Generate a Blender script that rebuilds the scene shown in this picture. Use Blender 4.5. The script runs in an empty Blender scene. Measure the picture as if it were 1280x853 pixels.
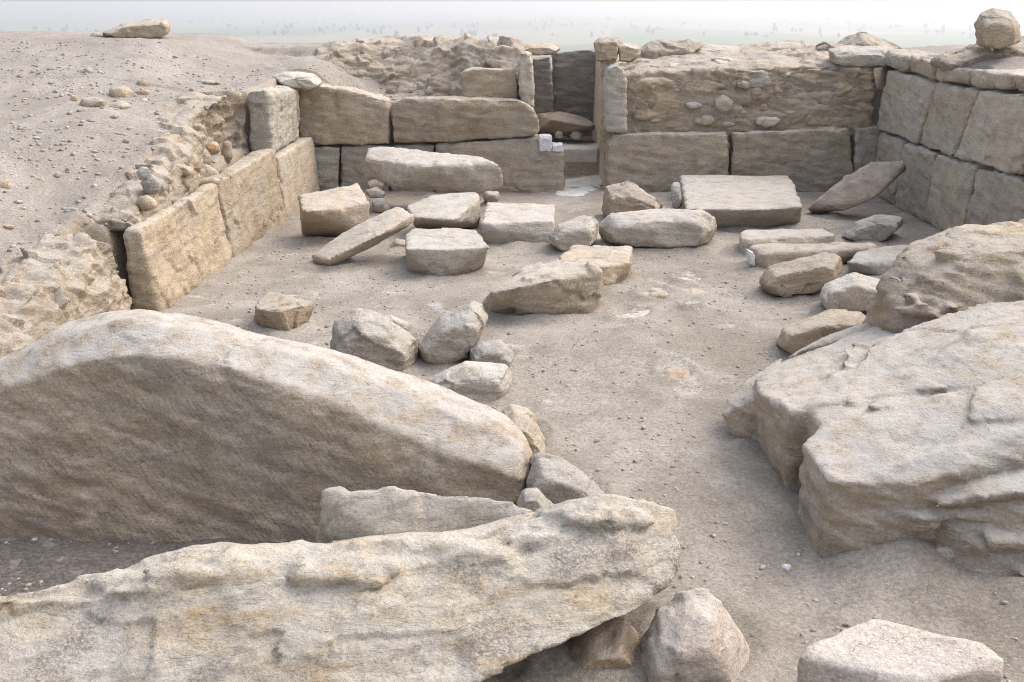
import bpy, bmesh, math, random
import numpy as np
from mathutils import Vector, Matrix

# ------------------------------------------------------------------ camera, light, exposure
SC = bpy.context.scene
COL = SC.collection
H = 3.0                       # eye height above the court floor
F = 1372.0                    # focal length in pixels of a 1280 px wide picture
TH = math.atan((426.5 - 4) / F)
CT, ST_ = math.cos(TH), math.sin(TH)

cam = bpy.data.cameras.new("camera")
cam.sensor_width = 36.0
cam.lens = F / 1280 * 36.0
cam.clip_start, cam.clip_end = 0.05, 120000
co = bpy.data.objects.new("camera", cam)
co.location = (0, 0, H)
co.rotation_euler = (math.pi / 2 - TH, 0, 0)
COL.objects.link(co)
SC.camera = co

SUN_AZ, SUN_EL = 66.0, 50.0    # degrees right of straight ahead, degrees up
world = bpy.data.worlds.new("World")
SC.world = world
world.use_nodes = True
wn, wl = world.node_tree.nodes, world.node_tree.links
wn.clear()
sky = wn.new("ShaderNodeTexSky")
sky.sky_type = 'NISHITA'
sky.sun_disc = False
sky.sun_elevation = math.radians(SUN_EL)
sky.sun_rotation = math.radians(SUN_AZ)
sky.air_density, sky.dust_density, sky.ozone_density = 1.0, 4.0, 1.0
hs = wn.new("ShaderNodeHueSaturation")
hs.inputs["Saturation"].default_value = 0.62
bg = wn.new("ShaderNodeBackground")
bg.inputs["Strength"].default_value = 0.15
wo = wn.new("ShaderNodeOutputWorld")
wl.new(sky.outputs[0], hs.inputs["Color"])
wl.new(hs.outputs[0], bg.inputs["Color"])
wl.new(bg.outputs[0], wo.inputs["Surface"])

sl = bpy.data.lights.new("sun", 'SUN')
sl.energy = 0.5
sl.angle = math.radians(110)
sl.color = (1.0, 0.925, 0.84)
so = bpy.data.objects.new("sun", sl)
so.rotation_euler = (math.radians(90 - SUN_EL), 0, math.radians(180 - SUN_AZ))
so.location = (20, 10, 30)
COL.objects.link(so)

SC.view_settings.view_transform = 'Standard'
SC.view_settings.look = 'None'
SC.view_settings.exposure = 1.30
SC.view_settings.gamma = 1.0
SC.cycles.use_denoising = True
SC.cycles.denoiser = 'OPENIMAGEDENOISE'
SC.cycles.denoising_prefilter = 'NONE'
SC.cycles.filter_width = 1.1
SC.view_settings.use_curve_mapping = False

# ------------------------------------------------------------------ picture points to places
def ray(u, v):
    a, b = (u - 640) / F, (426.5 - v) / F
    return np.array([a, CT + b * ST_, -ST_ + b * CT])

def T(u, v, z=0.0):            # place on the level z
    d = ray(u, v)
    return np.array([0, 0, H]) + d * ((z - H) / d[2])

def D(u, v, Y):                # place on the upright plane y = Y
    d = ray(u, v)
    return np.array([0, 0, H]) + d * (Y / d[1])

def X(u, v, x):                # place on the upright plane x
    d = ray(u, v)
    return np.array([0, 0, H]) + d * (x / d[0])

# ------------------------------------------------------------------ noise
def _h(ix, iy, iz, s):
    h = (ix.astype(np.int64) * 374761393 + iy.astype(np.int64) * 668265263 + iz.astype(np.int64) * 2147483647 + s * 974634777) & 0xffffffff
    h = ((h ^ (h >> 13)) * 1274126177) & 0xffffffff
    h = ((h ^ (h >> 16)) * 2246822519) & 0xffffffff
    return h ^ (h >> 15)

def gnoise(p, seed=0):
    i = np.floor(p).astype(np.int64)
    f = p - i
    w = f * f * f * (f * (f * 6 - 15) + 10)
    r = np.zeros(len(p))
    for dx in (0, 1):
        for dy in (0, 1):
            for dz in (0, 1):
                h = _h(i[:, 0] + dx, i[:, 1] + dy, i[:, 2] + dz, seed)
                gx = ((h & 1023) / 511.5 - 1); gy = (((h >> 10) & 1023) / 511.5 - 1); gz = (((h >> 20) & 1023) / 511.5 - 1)
                wt = (w[:, 0] if dx else 1 - w[:, 0]) * (w[:, 1] if dy else 1 - w[:, 1]) * (w[:, 2] if dz else 1 - w[:, 2])
                r += wt * (gx * (f[:, 0] - dx) + gy * (f[:, 1] - dy) + gz * (f[:, 2] - dz))
    return r * 1.4

def fbm(p, octv=4, seed=0, gain=0.5):
    a, r, t = 1.0, 0, 0
    q = np.asarray(p, float)
    for k in range(octv):
        r = r + a * gnoise(q, seed + k * 17); t += a
        q = q * 2.03 + 11.3; a *= gain
    return r / t

def ridge(p, octv=4, seed=0):
    a, r, t = 1.0, 0, 0
    q = np.asarray(p, float)
    for k in range(octv):
        r = r + a * (1 - 2 * np.abs(gnoise(q, seed + k * 13))); t += a
        q = q * 2.1 + 5.7; a *= 0.5
    return r / t

def worley(p, seed=0):         # F1 and F2 - F1
    i = np.floor(p).astype(np.int64)
    f1 = np.full(len(p), 9.0); f2 = np.full(len(p), 9.0)
    for dx in (-1, 0, 1):
        for dy in (-1, 0, 1):
            for dz in (-1, 0, 1):
                c = i + np.array([dx, dy, dz])
                h = _h(c[:, 0], c[:, 1], c[:, 2], seed)
                q = c + np.stack([(h & 1023) / 1023, ((h >> 10) & 1023) / 1023, ((h >> 20) & 1023) / 1023], 1)
                d = np.sqrt(((p - q) ** 2).sum(1))
                n = d < f1
                f2 = np.where(n, f1, np.minimum(f2, d)); f1 = np.where(n, d, f1)
    return f1, f2 - f1

def facets(p, seed=0):         # broken planes: every cell tilted its own way
    i = np.floor(p).astype(np.int64)
    f1 = np.full(len(p), 9.0); out = np.zeros(len(p))
    for dx in (-1, 0, 1):
        for dy in (-1, 0, 1):
            for dz in (-1, 0, 1):
                c = i + np.array([dx, dy, dz])
                h = _h(c[:, 0], c[:, 1], c[:, 2], seed); g = _h(c[:, 0], c[:, 1], c[:, 2], seed + 99)
                q = c + np.stack([(h & 1023) / 1023, ((h >> 10) & 1023) / 1023, ((h >> 20) & 1023) / 1023], 1)
                r = np.stack([(g & 1023) / 511.5 - 1, ((g >> 10) & 1023) / 511.5 - 1, ((g >> 20) & 1023) / 511.5 - 1], 1)
                e = p - q
                d = np.sqrt((e ** 2).sum(1))
                n = d < f1
                f1 = np.where(n, d, f1); out = np.where(n, (e * r).sum(1), out)
    return out

def sm(a, b, x):
    t = np.clip((x - a) / (b - a), 0, 1)
    return t * t * (3 - 2 * t)

# ------------------------------------------------------------------ the lie of the land
def wall_in(y):                # inner face of the low wall on the left
    return -3.62 + 0.32 * np.clip((y - 10.8) / 5.4, -0.6, 1.25)

def ground_h(x, y, fine=True):
    x = np.asarray(x, float); y = np.asarray(y, float)
    z0 = np.zeros_like(x)
    P2 = np.stack([x, y, z0], 1)
    n1 = fbm(P2 * 0.55, 3, 3)
    floor = 0.05 * n1 + 0.17 * np.exp(-(((x - 0.75) / 1.0) ** 2 + ((y - 9.3) / 0.7) ** 2)) \
        + 0.05 * np.exp(-(((x - 1.2) / .9) ** 2 + ((y - 11.2) / .6) ** 2))
    # sand drift against the great block on the right, debris under the two great boulders
    floor = floor + 0.20 * np.exp(-(((x - 2.15) / .35) ** 2 + ((y - 5.5) / 0.38) ** 2)) + 0.12 * sm(2.2, 2.7, x) * np.exp(-((y - 4.98) / 0.35) ** 2)
    floor = floor - 0.25 * sm(-0.25, -1.0, x) * sm(4.0, 4.6, y) * sm(7.4, 6.4, y)
    # left bank
    xb = wall_in(y) - 0.34 + 0.10 * fbm(P2 * 1.3 + 7, 3, 8) * sm(10.8, 10.2, y)
    d = xb - x
    e = np.clip(0.52 + (y - 8) * 0.125, 0.45, 0.90) + 0.035 * np.clip(y - 11, 0, 4)
    Pl = np.clip(0.92 + (y - 9) * 0.155, 0.55, 2.42) + 0.012 * np.clip(-x - 5, 0, 20) + 0.05 * fbm(P2 * 0.35 + 3, 3, 5)
    Pl = np.minimum(Pl, 2.47)
    near = sm(10.9, 10.2, y); farw = sm(15.88, 16.0, y)
    zt = np.interp(y, [6, 8, 10.5, 11.0, 12.3, 14.4, 15.5, 18.0, 19.5], [0.45, 0.58, 0.86, 0.97, 1.26, 1.62, 1.78, 1.88, 2.1])
    set_back = (0.24 + 0.42 * sm(13.9, 14.4, y)) * (1 - farw) * (1 - near) + 0.42 * near
    face = sm(set_back - 0.05, set_back + 0.16, d + 0.10 * fbm(P2 * 1.6, 3, 23) * (1 - farw))
    e0 = e * (1 - near)
    bank = e0 * sm(-0.02, 0.16, d) * (1 - face) + zt * face
    rise = np.where(farw > 0, 2.6, 1.5) + 0.7 * fbm(P2 * 0.5, 2, 29)
    bank = bank + np.clip(Pl - zt, 0, 2) * sm(0.15, 1.0, (d - set_back) / rise)
    # the crevice beside the end block
    crev = np.exp(-(((y - 10.60) / 0.24) ** 6)) * sm(0.42, 0.28, d) * sm(-0.15, -0.05, d)
    bank = bank * (1 - 0.95 * crev)
    h = np.where(d > -0.02, np.maximum(bank, floor * sm(.3, 0, d)), floor) - 0.15 * crev
    # hollow behind the back wall, passage and ground beyond it
    yb = y - 18.55
    back = np.minimum(Pl, 2.4)
    hol = 1.45 + 0.10 * fbm(P2 * 1.7, 3, 41) + 0.95 * sm(19.55, 20.75, y + 0.45 * fbm(P2 * 1.1, 3, 44))
    hol = hol + np.clip(zt - hol, 0, 1) * sm(-2.2, -3.5, x + 0.35 * fbm(P2 * 1.2, 3, 43))
    hol = hol + 0.75 * sm(-1.2, 0.1, x) * sm(18.9, 20.0, y)
    hol = np.minimum(hol, 2.24)
    rr = 1.6 + 0.48 * sm(18.8, 21.0, y) + 0.07 * fbm(P2 * 1.5, 3, 47)
    pas = 0.0 + 0.47 * sm(19.95, 20.05, y) + 1.25 * sm(22.0, 22.5, y)
    bz = np.where(x < 0.25, hol, np.where(x < 1.62, pas, rr))
    h = np.where(yb > 0, np.where(x < -3.3, np.maximum(bz, h), bz), h)
    # ground behind the right wall
    rt = 2.06 + 0.12 * sm(6.6, 8.5, x) + 0.06 * fbm(P2 * 1.4, 3, 51) + 0.25 * np.exp(-(((x - 6.9) / .8) ** 2 + ((y - 15.1) / .9) ** 2))
    h = np.where(x > 6.28, np.where(yb > 0, np.maximum(h, rt), rt), h)
    # where the photographer stands
    h = h + np.clip(1.35 - h, 0, None) * sm(3.4, 0.8, y)
    # the slope down to the plain
    ox = np.clip(np.abs(x) - 30, 0, None); oy = np.clip(y - 22.6, 0, None) + np.clip(-20 - y, 0, None)
    o = np.hypot(ox, oy)
    big = np.minimum(h, h + 0.0) - 0.30 * o + 0.02 * o * fbm(P2 * 0.05, 3, 61) * np.exp(-o / 100)
    h = np.maximum(big, -60.0)
    if fine:
        h = h + (0.024 * fbm(P2 * 3.4, 4, 71) + 0.009 * fbm(P2 * 15.0, 3, 73)) * (o < 30)
        dm, _ = worley(np.stack([x * 2.6 + fbm(P2 * 1.5, 2, 81), y * 2.6, z0], 1), 15)
        h = h - 0.016 * np.exp(-(dm / 0.30) ** 2) * (o < 30) + 0.03 * fbm(np.stack([x * 2.6, y * 0.5, z0], 1), 3, 83) * (x < -4.1) * (o < 20)
        st = 1.3 * np.exp(-((d - 0.35) / 0.4) ** 2) * (y > 7) * (y < 15.4) + ((yb > 0) & (x < 0.3) & (x > -4.2)) * (y < 21.5)
        w1, w2 = worley(np.stack([x * 3.3, y * 3.3, h * 3.3], 1), 5)
        h = h + st * 0.07 * (0.5 - w1) * (d > 0.1)
    return h

def gh(x, y):
    return float(ground_h(np.array([x]), np.array([y]), False)[0])

def hit(u, v):                 # first place where the sight line meets the land
    d = ray(u, v)
    t = np.linspace(3.6, 26, 1500)
    p = np.array([0, 0, H]) + d[None, :] * t[:, None]
    g = ground_h(p[:, 0], p[:, 1], False)
    k = np.argmax(p[:, 2] < g)
    return p[k]

# ------------------------------------------------------------------ materials
def material(name, build):
    m = bpy.data.materials.new(name)
    m.use_nodes = True
    nt = m.node_tree
    nt.nodes.clear()
    out = nt.nodes.new("ShaderNodeOutputMaterial")
    bs = nt.nodes.new("ShaderNodeBsdfPrincipled")
    bs.inputs["Roughness"].default_value = 0.93
    bs.inputs["Specular IOR Level"].default_value = 0.18
    nt.links.new(bs.outputs[0], out.inputs["Surface"])
    build(nt, bs)
    return m

class NB:                      # short node builder
    def __init__(self, nt):
        self.nt = nt; self.n = nt.nodes; self.l = nt.links
        self.pos = self.n.new("ShaderNodeNewGeometry")
    def link(self, a, b): self.l.new(a, b)
    def scaled(self, s, rot=(0, 0, 0)):
        m = self.n.new("ShaderNodeMapping")
        m.inputs["Scale"].default_value = s; m.inputs["Rotation"].default_value = rot
        self.link(self.pos.outputs["Position"], m.inputs["Vector"])
        return m.outputs[0]
    def noise(self, scale, detail=5, rough=0.55, vec=None, dist=0.0):
        t = self.n.new("ShaderNodeTexNoise")
        t.inputs["Scale"].default_value = scale; t.inputs["Detail"].default_value = detail
        t.inputs["Roughness"].default_value = rough; t.inputs["Distortion"].default_value = dist
        self.link(vec or self.pos.outputs["Position"], t.inputs["Vector"])
        return t.outputs["Fac"]
    def voro(self, scale, feature='F1', vec=None):
        t = self.n.new("ShaderNodeTexVoronoi")
        t.feature = feature
        t.inputs["Scale"].default_value = scale
        self.link(vec or self.pos.outputs["Position"], t.inputs["Vector"])
        return t.outputs["Distance"], t.outputs["Color"] if feature == 'F1' else None
    def rng(self, v, a, b, c=0.0, d=1.0, smooth=True):
        m = self.n.new("ShaderNodeMapRange")
        if smooth: m.interpolation_type = 'SMOOTHSTEP'
        for k, x in zip(("From Min", "From Max", "To Min", "To Max"), (a, b, c, d)): m.inputs[k].default_value = x
        self.link(v, m.inputs["Value"])
        return m.outputs[0]
    def math(self, op, a, b):
        m = self.n.new("ShaderNodeMath"); m.operation = op
        for i, x in enumerate((a, b)):
            if isinstance(x, (int, float)): m.inputs[i].default_value = x
            else: self.link(x, m.inputs[i])
        return m.outputs[0]
    def mix(self, f, a, b, mode='MIX'):
        m = self.n.new("ShaderNodeMix"); m.data_type = 'RGBA'; m.blend_type = mode
        for sock, x in ((m.inputs[0], f), (m.inputs[6], a), (m.inputs[7], b)):
            if isinstance(x, (int, float)): sock.default_value = x
            elif isinstance(x, tuple): sock.default_value = (*x, 1)
            else: self.link(x, sock)
        return m.outputs[2]
    def grey(self, v):
        c = self.n.new("ShaderNodeCombineColor")
        for i in range(3): self.link(v, c.inputs[i])
        return c.outputs[0]
    def bump(self, h, strength, dist, prev=None):
        b = self.n.new("ShaderNodeBump")
        b.inputs["Strength"].default_value = strength; b.inputs["Distance"].default_value = dist
        self.link(h, b.inputs["Height"])
        if prev: self.link(prev, b.inputs["Normal"])
        return b.outputs[0]
    def sep(self, v):
        s = self.n.new("ShaderNodeSeparateXYZ"); self.link(v, s.inputs[0]); return s.outputs

def sandstone(name, c1, c2, ochre, grey, oc=0.5, dust=0.45, strata=0.5, marks=False, crack=0.6, lay=(0.25, 0.1, 0.0), grit=0.0, side=0.0):
    c1, c2, ochre, grey = (tuple(0.98 * k + 0.02 * (0.3 * c[0] + 0.59 * c[1] + 0.11 * c[2]) for k in c) for c in (c1, c2, ochre, grey))
    def build(nt, bs):
        b = NB(nt)
        layv = b.scaled((1.0, 1.0, 5.5), lay)
        n_big = b.noise(0.9, 6, 0.6, dist=0.6)
        n_mid = b.noise(4.5, 7, 0.62)
        n_lay = b.noise(2.2, 7, 0.65, layv, 0.8)
        n_fine = b.noise(55, 6, 0.7)
        n_lay2 = b.noise(9, 6, 0.7, layv, 0.5)
        n_grain = b.noise(240, 3, 0.7)
        col = b.mix(b.rng(n_mid, 0.34, 0.66), c1, c2)
        col = b.mix(b.math('MULTIPLY', b.rng(n_lay, 0.45, 0.7), oc), col, ochre)
        col = b.mix(b.math('MULTIPLY', b.rng(n_big, 0.45, 0.68), 0.65), col, grey)
        oi = b.n.new("ShaderNodeObjectInfo")
        col = b.mix(1.0, col, b.grey(b.rng(oi.outputs["Random"], 0, 1, 0.84, 1.12, False)), 'MULTIPLY')
        col = b.mix(1.0, col, b.grey(b.rng(n_fine, 0.25, 0.75, 0.58, 1.36, False)), 'MULTIPLY')
        col = b.mix(1.0, col, b.grey(b.rng(n_grain, 0.3, 0.7, 0.76, 1.22, False)), 'MULTIPLY')
        # fine splits and pits, darker brown than the stone
        wv = b.n.new("ShaderNodeVectorMath"); wv.operation = 'ADD'
        nz = b.n.new("ShaderNodeTexNoise"); nz.inputs["Scale"].default_value = 3.0; nz.inputs["Detail"].default_value = 4
        b.link(layv, nz.inputs["Vector"])
        sc = b.n.new("ShaderNodeVectorMath"); sc.operation = 'SCALE'; sc.inputs[3].default_value = 2.2
        b.link(nz.outputs["Color"], sc.inputs[0]); b.link(layv, wv.inputs[0]); b.link(sc.outputs[0], wv.inputs[1])
        ed, _ = b.voro(2.1, 'DISTANCE_TO_EDGE', wv.outputs[0])
        ck = b.math('MULTIPLY', b.rng(ed, 0.0, 0.018, 1, 0), b.rng(n_mid, 0.50, 0.62))
        col = b.mix(b.math('MULTIPLY', ck, crack * 0.55), col, (0.13, 0.10, 0.075))
        pv, _ = b.voro(26)
        pit = b.math('MULTIPLY', b.rng(pv, 0.12, 0.26, 1, 0), b.rng(n_lay, 0.5, 0.62))
        col = b.mix(b.math('MULTIPLY', pit, 0.45), col, (0.17, 0.13, 0.10))
        if side:              # bedding laid open on the broken sides
            sd = b.math('MULTIPLY', b.rng(b.sep(b.pos.outputs["Normal"])[2], 0.55, 0.15), b.rng(n_lay, 0.40, 0.62))
            col = b.mix(b.math('MULTIPLY', sd, side), col, (0.30, 0.215, 0.135))
        if grit:
            gm = b.math('MULTIPLY', b.rng(b.noise(2.7, 5, 0.6), 0.52, 0.62), b.rng(b.noise(70, 4, 0.7), 0.40, 0.55))
            col = b.mix(b.math('MULTIPLY', gm, grit), col, (0.17, 0.145, 0.125))
        # blown dust that has settled on level faces
        nz_ = b.sep(b.pos.outputs["Normal"])[2]
        df = b.math('MULTIPLY', b.rng(nz_, 0.35, 0.9), b.rng(b.noise(6, 5, 0.65), 0.3, 0.6))
        col = b.mix(b.math('MULTIPLY', df, dust), col, (0.53, 0.505, 0.465))
        b.link(col, bs.inputs["Base Color"])
        nm = b.bump(n_lay, 0.55 * strata + 0.1, 0.10)
        nm = b.bump(n_mid, 0.5, 0.05, nm)
        nm = b.bump(b.noise(17, 6, 0.7), 0.5, 0.022, nm)
        nm = b.bump(b.math('MULTIPLY', ck, -1.0), 0.7, 0.03, nm)
        nm = b.bump(b.math('MULTIPLY', pit, -1.0), 0.5, 0.012, nm)
        if marks:             # the strokes a mason's pick left, slanting
            rot = b.scaled((1, 1, 1), (0.0, math.radians(38), 0))
            mp = b.n.new("ShaderNodeMapping"); mp.inputs["Scale"].default_value = (34, 5, 5.5); b.link(rot, mp.inputs["Vector"])
            stroke = b.noise(1.0, 3, 0.6, mp.outputs[0], 0.35)
            wm = b.math('MULTIPLY', b.rng(stroke, 0.36, 0.62), b.math('MULTIPLY', b.rng(nz_, 0.55, 0.15), b.rng(b.noise(2.4, 4, 0.6), 0.35, 0.6, 0.35, 1.0)))
            nm = b.bump(wm, 0.7, 0.018, nm)
        nm = b.bump(n_fine, 0.9, 0.012, nm)
        nm = b.bump(n_lay2, 0.6, 0.02, nm)
        b.link(nm, bs.inputs["Normal"])
    return material(name, build)

M = {}
M['block'] = sandstone('dressed_sandstone', (0.47, 0.385, 0.285), (0.395, 0.32, 0.235), (0.42, 0.31, 0.19), (0.40, 0.355, 0.30), 0.45, 0.55, 0.4)
M['warm'] = sandstone('warm_sandstone', (0.46, 0.365, 0.26), (0.38, 0.295, 0.20), (0.45, 0.32, 0.18), (0.42, 0.36, 0.29), 0.6, 0.45, 0.5)
M['pale'] = sandstone('pale_sandstone', (0.53, 0.465, 0.38), (0.44, 0.375, 0.295), (0.43, 0.34, 0.23), (0.43, 0.40, 0.355), 0.35, 0.6, 0.7)
M['greyst'] = sandstone('grey_sandstone', (0.40, 0.355, 0.30), (0.33, 0.29, 0.24), (0.38, 0.30, 0.21), (0.36, 0.34, 0.31), 0.35, 0.4, 0.5)
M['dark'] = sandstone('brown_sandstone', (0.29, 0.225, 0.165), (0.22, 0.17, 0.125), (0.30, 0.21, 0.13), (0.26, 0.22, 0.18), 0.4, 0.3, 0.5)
M['tooled'] = sandstone('tooled_sandstone', (0.41, 0.335, 0.25), (0.34, 0.27, 0.195), (0.42, 0.32, 0.20), (0.38, 0.33, 0.275), 0.5, 0.75, 0.45, marks=True, crack=0.5, lay=(0.1, 0.25, 0), side=0.35)
M['ochre'] = sandstone('ochre_veined_sandstone', (0.56, 0.50, 0.41), (0.48, 0.415, 0.32), (0.50, 0.34, 0.16), (0.53, 0.49, 0.43), 0.75, 0.3, 0.8, lay=(0.3, 0.22, 0), grit=0.8)
M['rust'] = sandstone('rusty_sandstone', (0.54, 0.41, 0.28), (0.45, 0.33, 0.22), (0.48, 0.29, 0.14), (0.42, 0.35, 0.28), 0.7, 0.4, 0.6)
M['cream'] = sandstone('cream_sandstone', (0.62, 0.54, 0.46), (0.53, 0.45, 0.37), (0.57, 0.43, 0.31), (0.58, 0.52, 0.46), 0.5, 0.3, 0.6, crack=0.4)
M['wall'] = sandstone('wall_sandstone', (0.47, 0.395, 0.305), (0.40, 0.33, 0.25), (0.45, 0.34, 0.22), (0.42, 0.37, 0.31), 0.5, 0.45, 0.5)
M['knob'] = sandstone('stained_sandstone', (0.44, 0.36, 0.265), (0.36, 0.285, 0.20), (0.46, 0.33, 0.15), (0.33, 0.26, 0.235), 0.8, 0.4, 0.6, crack=0.9, lay=(0.9, 0.2, 0), side=0.35)
M['limestone'] = sandstone('pale_limestone', (0.66, 0.63, 0.58), (0.56, 0.53, 0.49), (0.56, 0.48, 0.38), (0.58, 0.57, 0.55), 0.3, 0.3, 0.3, crack=0.4)
M['sand'] = sandstone('sandy_sandstone', (0.58, 0.46, 0.33), (0.50, 0.38, 0.26), (0.55, 0.37, 0.20), (0.52, 0.43, 0.34), 0.5, 0.3, 0.7, crack=0.6)
M['slate'] = sandstone('dark_grey_sandstone', (0.31, 0.27, 0.235), (0.25, 0.215, 0.185), (0.30, 0.23, 0.17), (0.28, 0.255, 0.23), 0.4, 0.3, 0.5)  # dark grey stone of the doorway's standing slabs
M['great'] = sandstone('weathered_sandstone', (0.42, 0.355, 0.28), (0.35, 0.29, 0.22), (0.42, 0.30, 0.17), (0.37, 0.335, 0.29), 0.5, 0.6, 0.45, crack=0.8, lay=(0.1, -0.3, 0), grit=0.35, side=0.6)
M['white'] = sandstone('white_stone', (0.80, 0.79, 0.76), (0.72, 0.70, 0.67), (0.62, 0.56, 0.48), (0.64, 0.64, 0.64), 0.2, 0.2, 0.3, crack=0.2)
M['earth'] = sandstone('rubble_earth', (0.41, 0.33, 0.24), (0.32, 0.25, 0.175), (0.41, 0.295, 0.18), (0.38, 0.325, 0.265), 0.5, 0.4, 0.6, crack=0.8, grit=0.5)

def ground_build(nt, bs):
    b = NB(nt)
    p = b.sep(b.pos.outputs["Position"])
    n1 = b.noise(0.8, 7, 0.68, None, 0.6); n2 = b.noise(5, 6, 0.65); n3 = b.noise(38, 5, 0.7); n4 = b.noise(170, 3, 0.7)
    col = b.mix(b.rng(n1, 0.35, 0.65), (0.25, 0.217, 0.177), (0.365, 0.325, 0.277))
    col = b.mix(b.math('MULTIPLY', b.rng(n2, 0.5, 0.72), 0.6), col, (0.215, 0.175, 0.135))
    up = b.rng(p[2], 0.5, 1.1)
    grey = b.mix(b.rng(n1, 0.35, 0.65), (0.345, 0.31, 0.27), (0.275, 0.242, 0.205))
    grey = b.mix(b.math('MULTIPLY', b.rng(n2, 0.52, 0.75), 0.7), grey, (0.30, 0.235, 0.17))
    col = b.mix(up, col, grey)
    # steep cut earth is browner
    nz = b.sep(b.pos.outputs["True Normal"])[2]
    col = b.mix(b.math('MULTIPLY', b.rng(nz, 0.72, 0.45), 0.75), col, (0.33, 0.265, 0.19))
    # pale worn flagstone showing through the dirt
    pale = b.math('MULTIPLY', b.rng(b.noise(1.7, 5, 0.6), 0.60, 0.68), b.rng(p[2], 0.35, 0.15))
    col = b.mix(b.math('MULTIPLY', pale, 0.6), col, (0.48, 0.445, 0.40))
    col = b.mix(1.0, col, b.grey(b.rng(n3, 0.28, 0.72, 0.60, 1.34, False)), 'MULTIPLY')
    col = b.mix(1.0, col, b.grey(b.rng(n4, 0.3, 0.7, 0.70, 1.26, False)), 'MULTIPLY')
    gv, gc = b.voro(85)
    gs = b.sep(gc)
    chip = b.math('MULTIPLY', b.rng(gv, 0.42, 0.30), b.rng(gs[0], 0.80, 0.86))
    chipc = b.mix(gs[1], (0.50, 0.46, 0.41), (0.20, 0.165, 0.135))
    col = b.mix(b.math('MULTIPLY', chip, 0.8), col, chipc)
    col = b.mix(b.rng(p[2], -0.07, -0.18, 0, 0.9), col, b.mix(b.rng(n2, 0.58, 0.66), b.mix(b.rng(n3, .4, .6), (0.085, 0.075, 0.066), (0.16, 0.14, 0.125)), (0.24, 0.22, 0.20)))  # dark gravelly pit soil, with the boulders' shade also put into its colour
    # fields of the plain
    far = b.rng(p[2], -40, -55)
    fv = b.scaled((1 / 420, 1 / 1100, 0.0), (0, 0, 0.25))
    fd, fc = b.voro(1.0, 'F1', fv)
    fs = b.sep(fc)
    field = b.mix(b.rng(fs[0], 0.35, 0.5), (0.07, 0.13, 0.04), (0.23, 0.21, 0.12))
    field = b.mix(b.rng(fs[1], 0.6, 0.7), field, (0.16, 0.20, 0.09))
    col = b.mix(far, col, field)
    b.link(col, bs.inputs["Base Color"])
    nm = b.bump(n2, 0.35, 0.05)
    nm = b.bump(n3, 0.65, 0.018, nm)
    nm = b.bump(chip, 0.8, 0.012, nm)
    nm = b.bump(n4, 0.5, 0.005, nm)
    b.link(nm, bs.inputs["Normal"])
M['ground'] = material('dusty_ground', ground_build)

def gravel_build(nt, bs):
    b = NB(nt)
    vd, vc = b.voro(22)
    s = b.sep(vc)
    col = b.mix(s[0], (0.24, 0.205, 0.17), (0.47, 0.425, 0.375))
    col = b.mix(b.rng(s[1], 0.9, 0.9), col, (0.42, 0.30, 0.20))
    col = b.mix(1.0, col, b.grey(b.rng(b.noise(150, 3), 0.3, 0.7, 0.8, 1.15)), 'MULTIPLY')
    b.link(col, bs.inputs["Base Color"])
M['gravel'] = material('loose_gravel', gravel_build)

def leaf_build(nt, bs):
    b = NB(nt)
    b.link(b.mix(b.rng(b.noise(0.4, 3), 0.35, 0.65), (0.035, 0.06, 0.025), (0.07, 0.10, 0.04)), bs.inputs["Base Color"])
M['leaf'] = material('tree_leaves', leaf_build)
def bark_build(nt, bs):
    b = NB(nt)
    b.link(b.mix(b.rng(b.noise(1.5, 3), 0.35, 0.65), (0.10, 0.075, 0.05), (0.16, 0.12, 0.085)), bs.inputs["Base Color"])
M['bark'] = material('tree_bark', bark_build)

# ------------------------------------------------------------------ building solids
def tag(o, label=None, cat=None, group=None, kind=None):
    if label: o['label'] = label
    if cat: o['category'] = cat
    if group: o['group'] = group
    if kind: o['kind'] = kind
    return o

def link_mesh(name, me, mat, parent=None, ploc=(0, 0, 0), origin=None):
    n = len(me.vertices)
    v = np.empty(n * 3); me.vertices.foreach_get("co", v); v = v.reshape(-1, 3)
    if origin is None:
        origin = np.array([(v[:, 0].min() + v[:, 0].max()) / 2, (v[:, 1].min() + v[:, 1].max()) / 2, v[:, 2].min()])
    me.vertices.foreach_set("co", (v - origin).ravel())
    me.polygons.foreach_set("use_smooth", np.ones(len(me.polygons), bool))
    me.update()
    me.materials.clear(); me.materials.append(mat)
    o = bpy.data.objects.new(name, me)
    COL.objects.link(o)
    if parent: o.parent = parent
    o.location = Vector(origin) - Vector(ploc)
    return o

def empty(name, loc, label, cat, group=None):
    o = bpy.data.objects.new(name, None)
    o.empty_display_size = 0.2
    COL.objects.link(o)
    o.location = loc
    return tag(o, label, cat, group)

def hull_mesh(pts):
    bm = bmesh.new()
    for p in pts: bm.verts.new(p)
    r = bmesh.ops.convex_hull(bm, input=bm.verts)
    bmesh.ops.delete(bm, geom=list({g for g in r['geom_interior'] + r['geom_unused'] if isinstance(g, bmesh.types.BMVert)}), context='VERTS')
    bmesh.ops.recalc_face_normals(bm, faces=bm.faces)
    me = bpy.data.meshes.new("solid"); bm.to_mesh(me); bm.free()
    return me

def loft_mesh(stations):
    bm = bmesh.new()
    rows = [[bm.verts.new(p) for p in s] for s in stations]
    n = len(rows[0])
    for a, b_ in zip(rows, rows[1:]):
        for i in range(n):
            bm.faces.new((a[i], a[(i + 1) % n], b_[(i + 1) % n], b_[i]))
    bm.faces.new(rows[0]); bm.faces.new(rows[-1][::-1])
    bmesh.ops.triangulate(bm, faces=bm.faces)
    bmesh.ops.recalc_face_normals(bm, faces=bm.faces)
    me = bpy.data.meshes.new("solid"); bm.to_mesh(me); bm.free()
    return me

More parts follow.
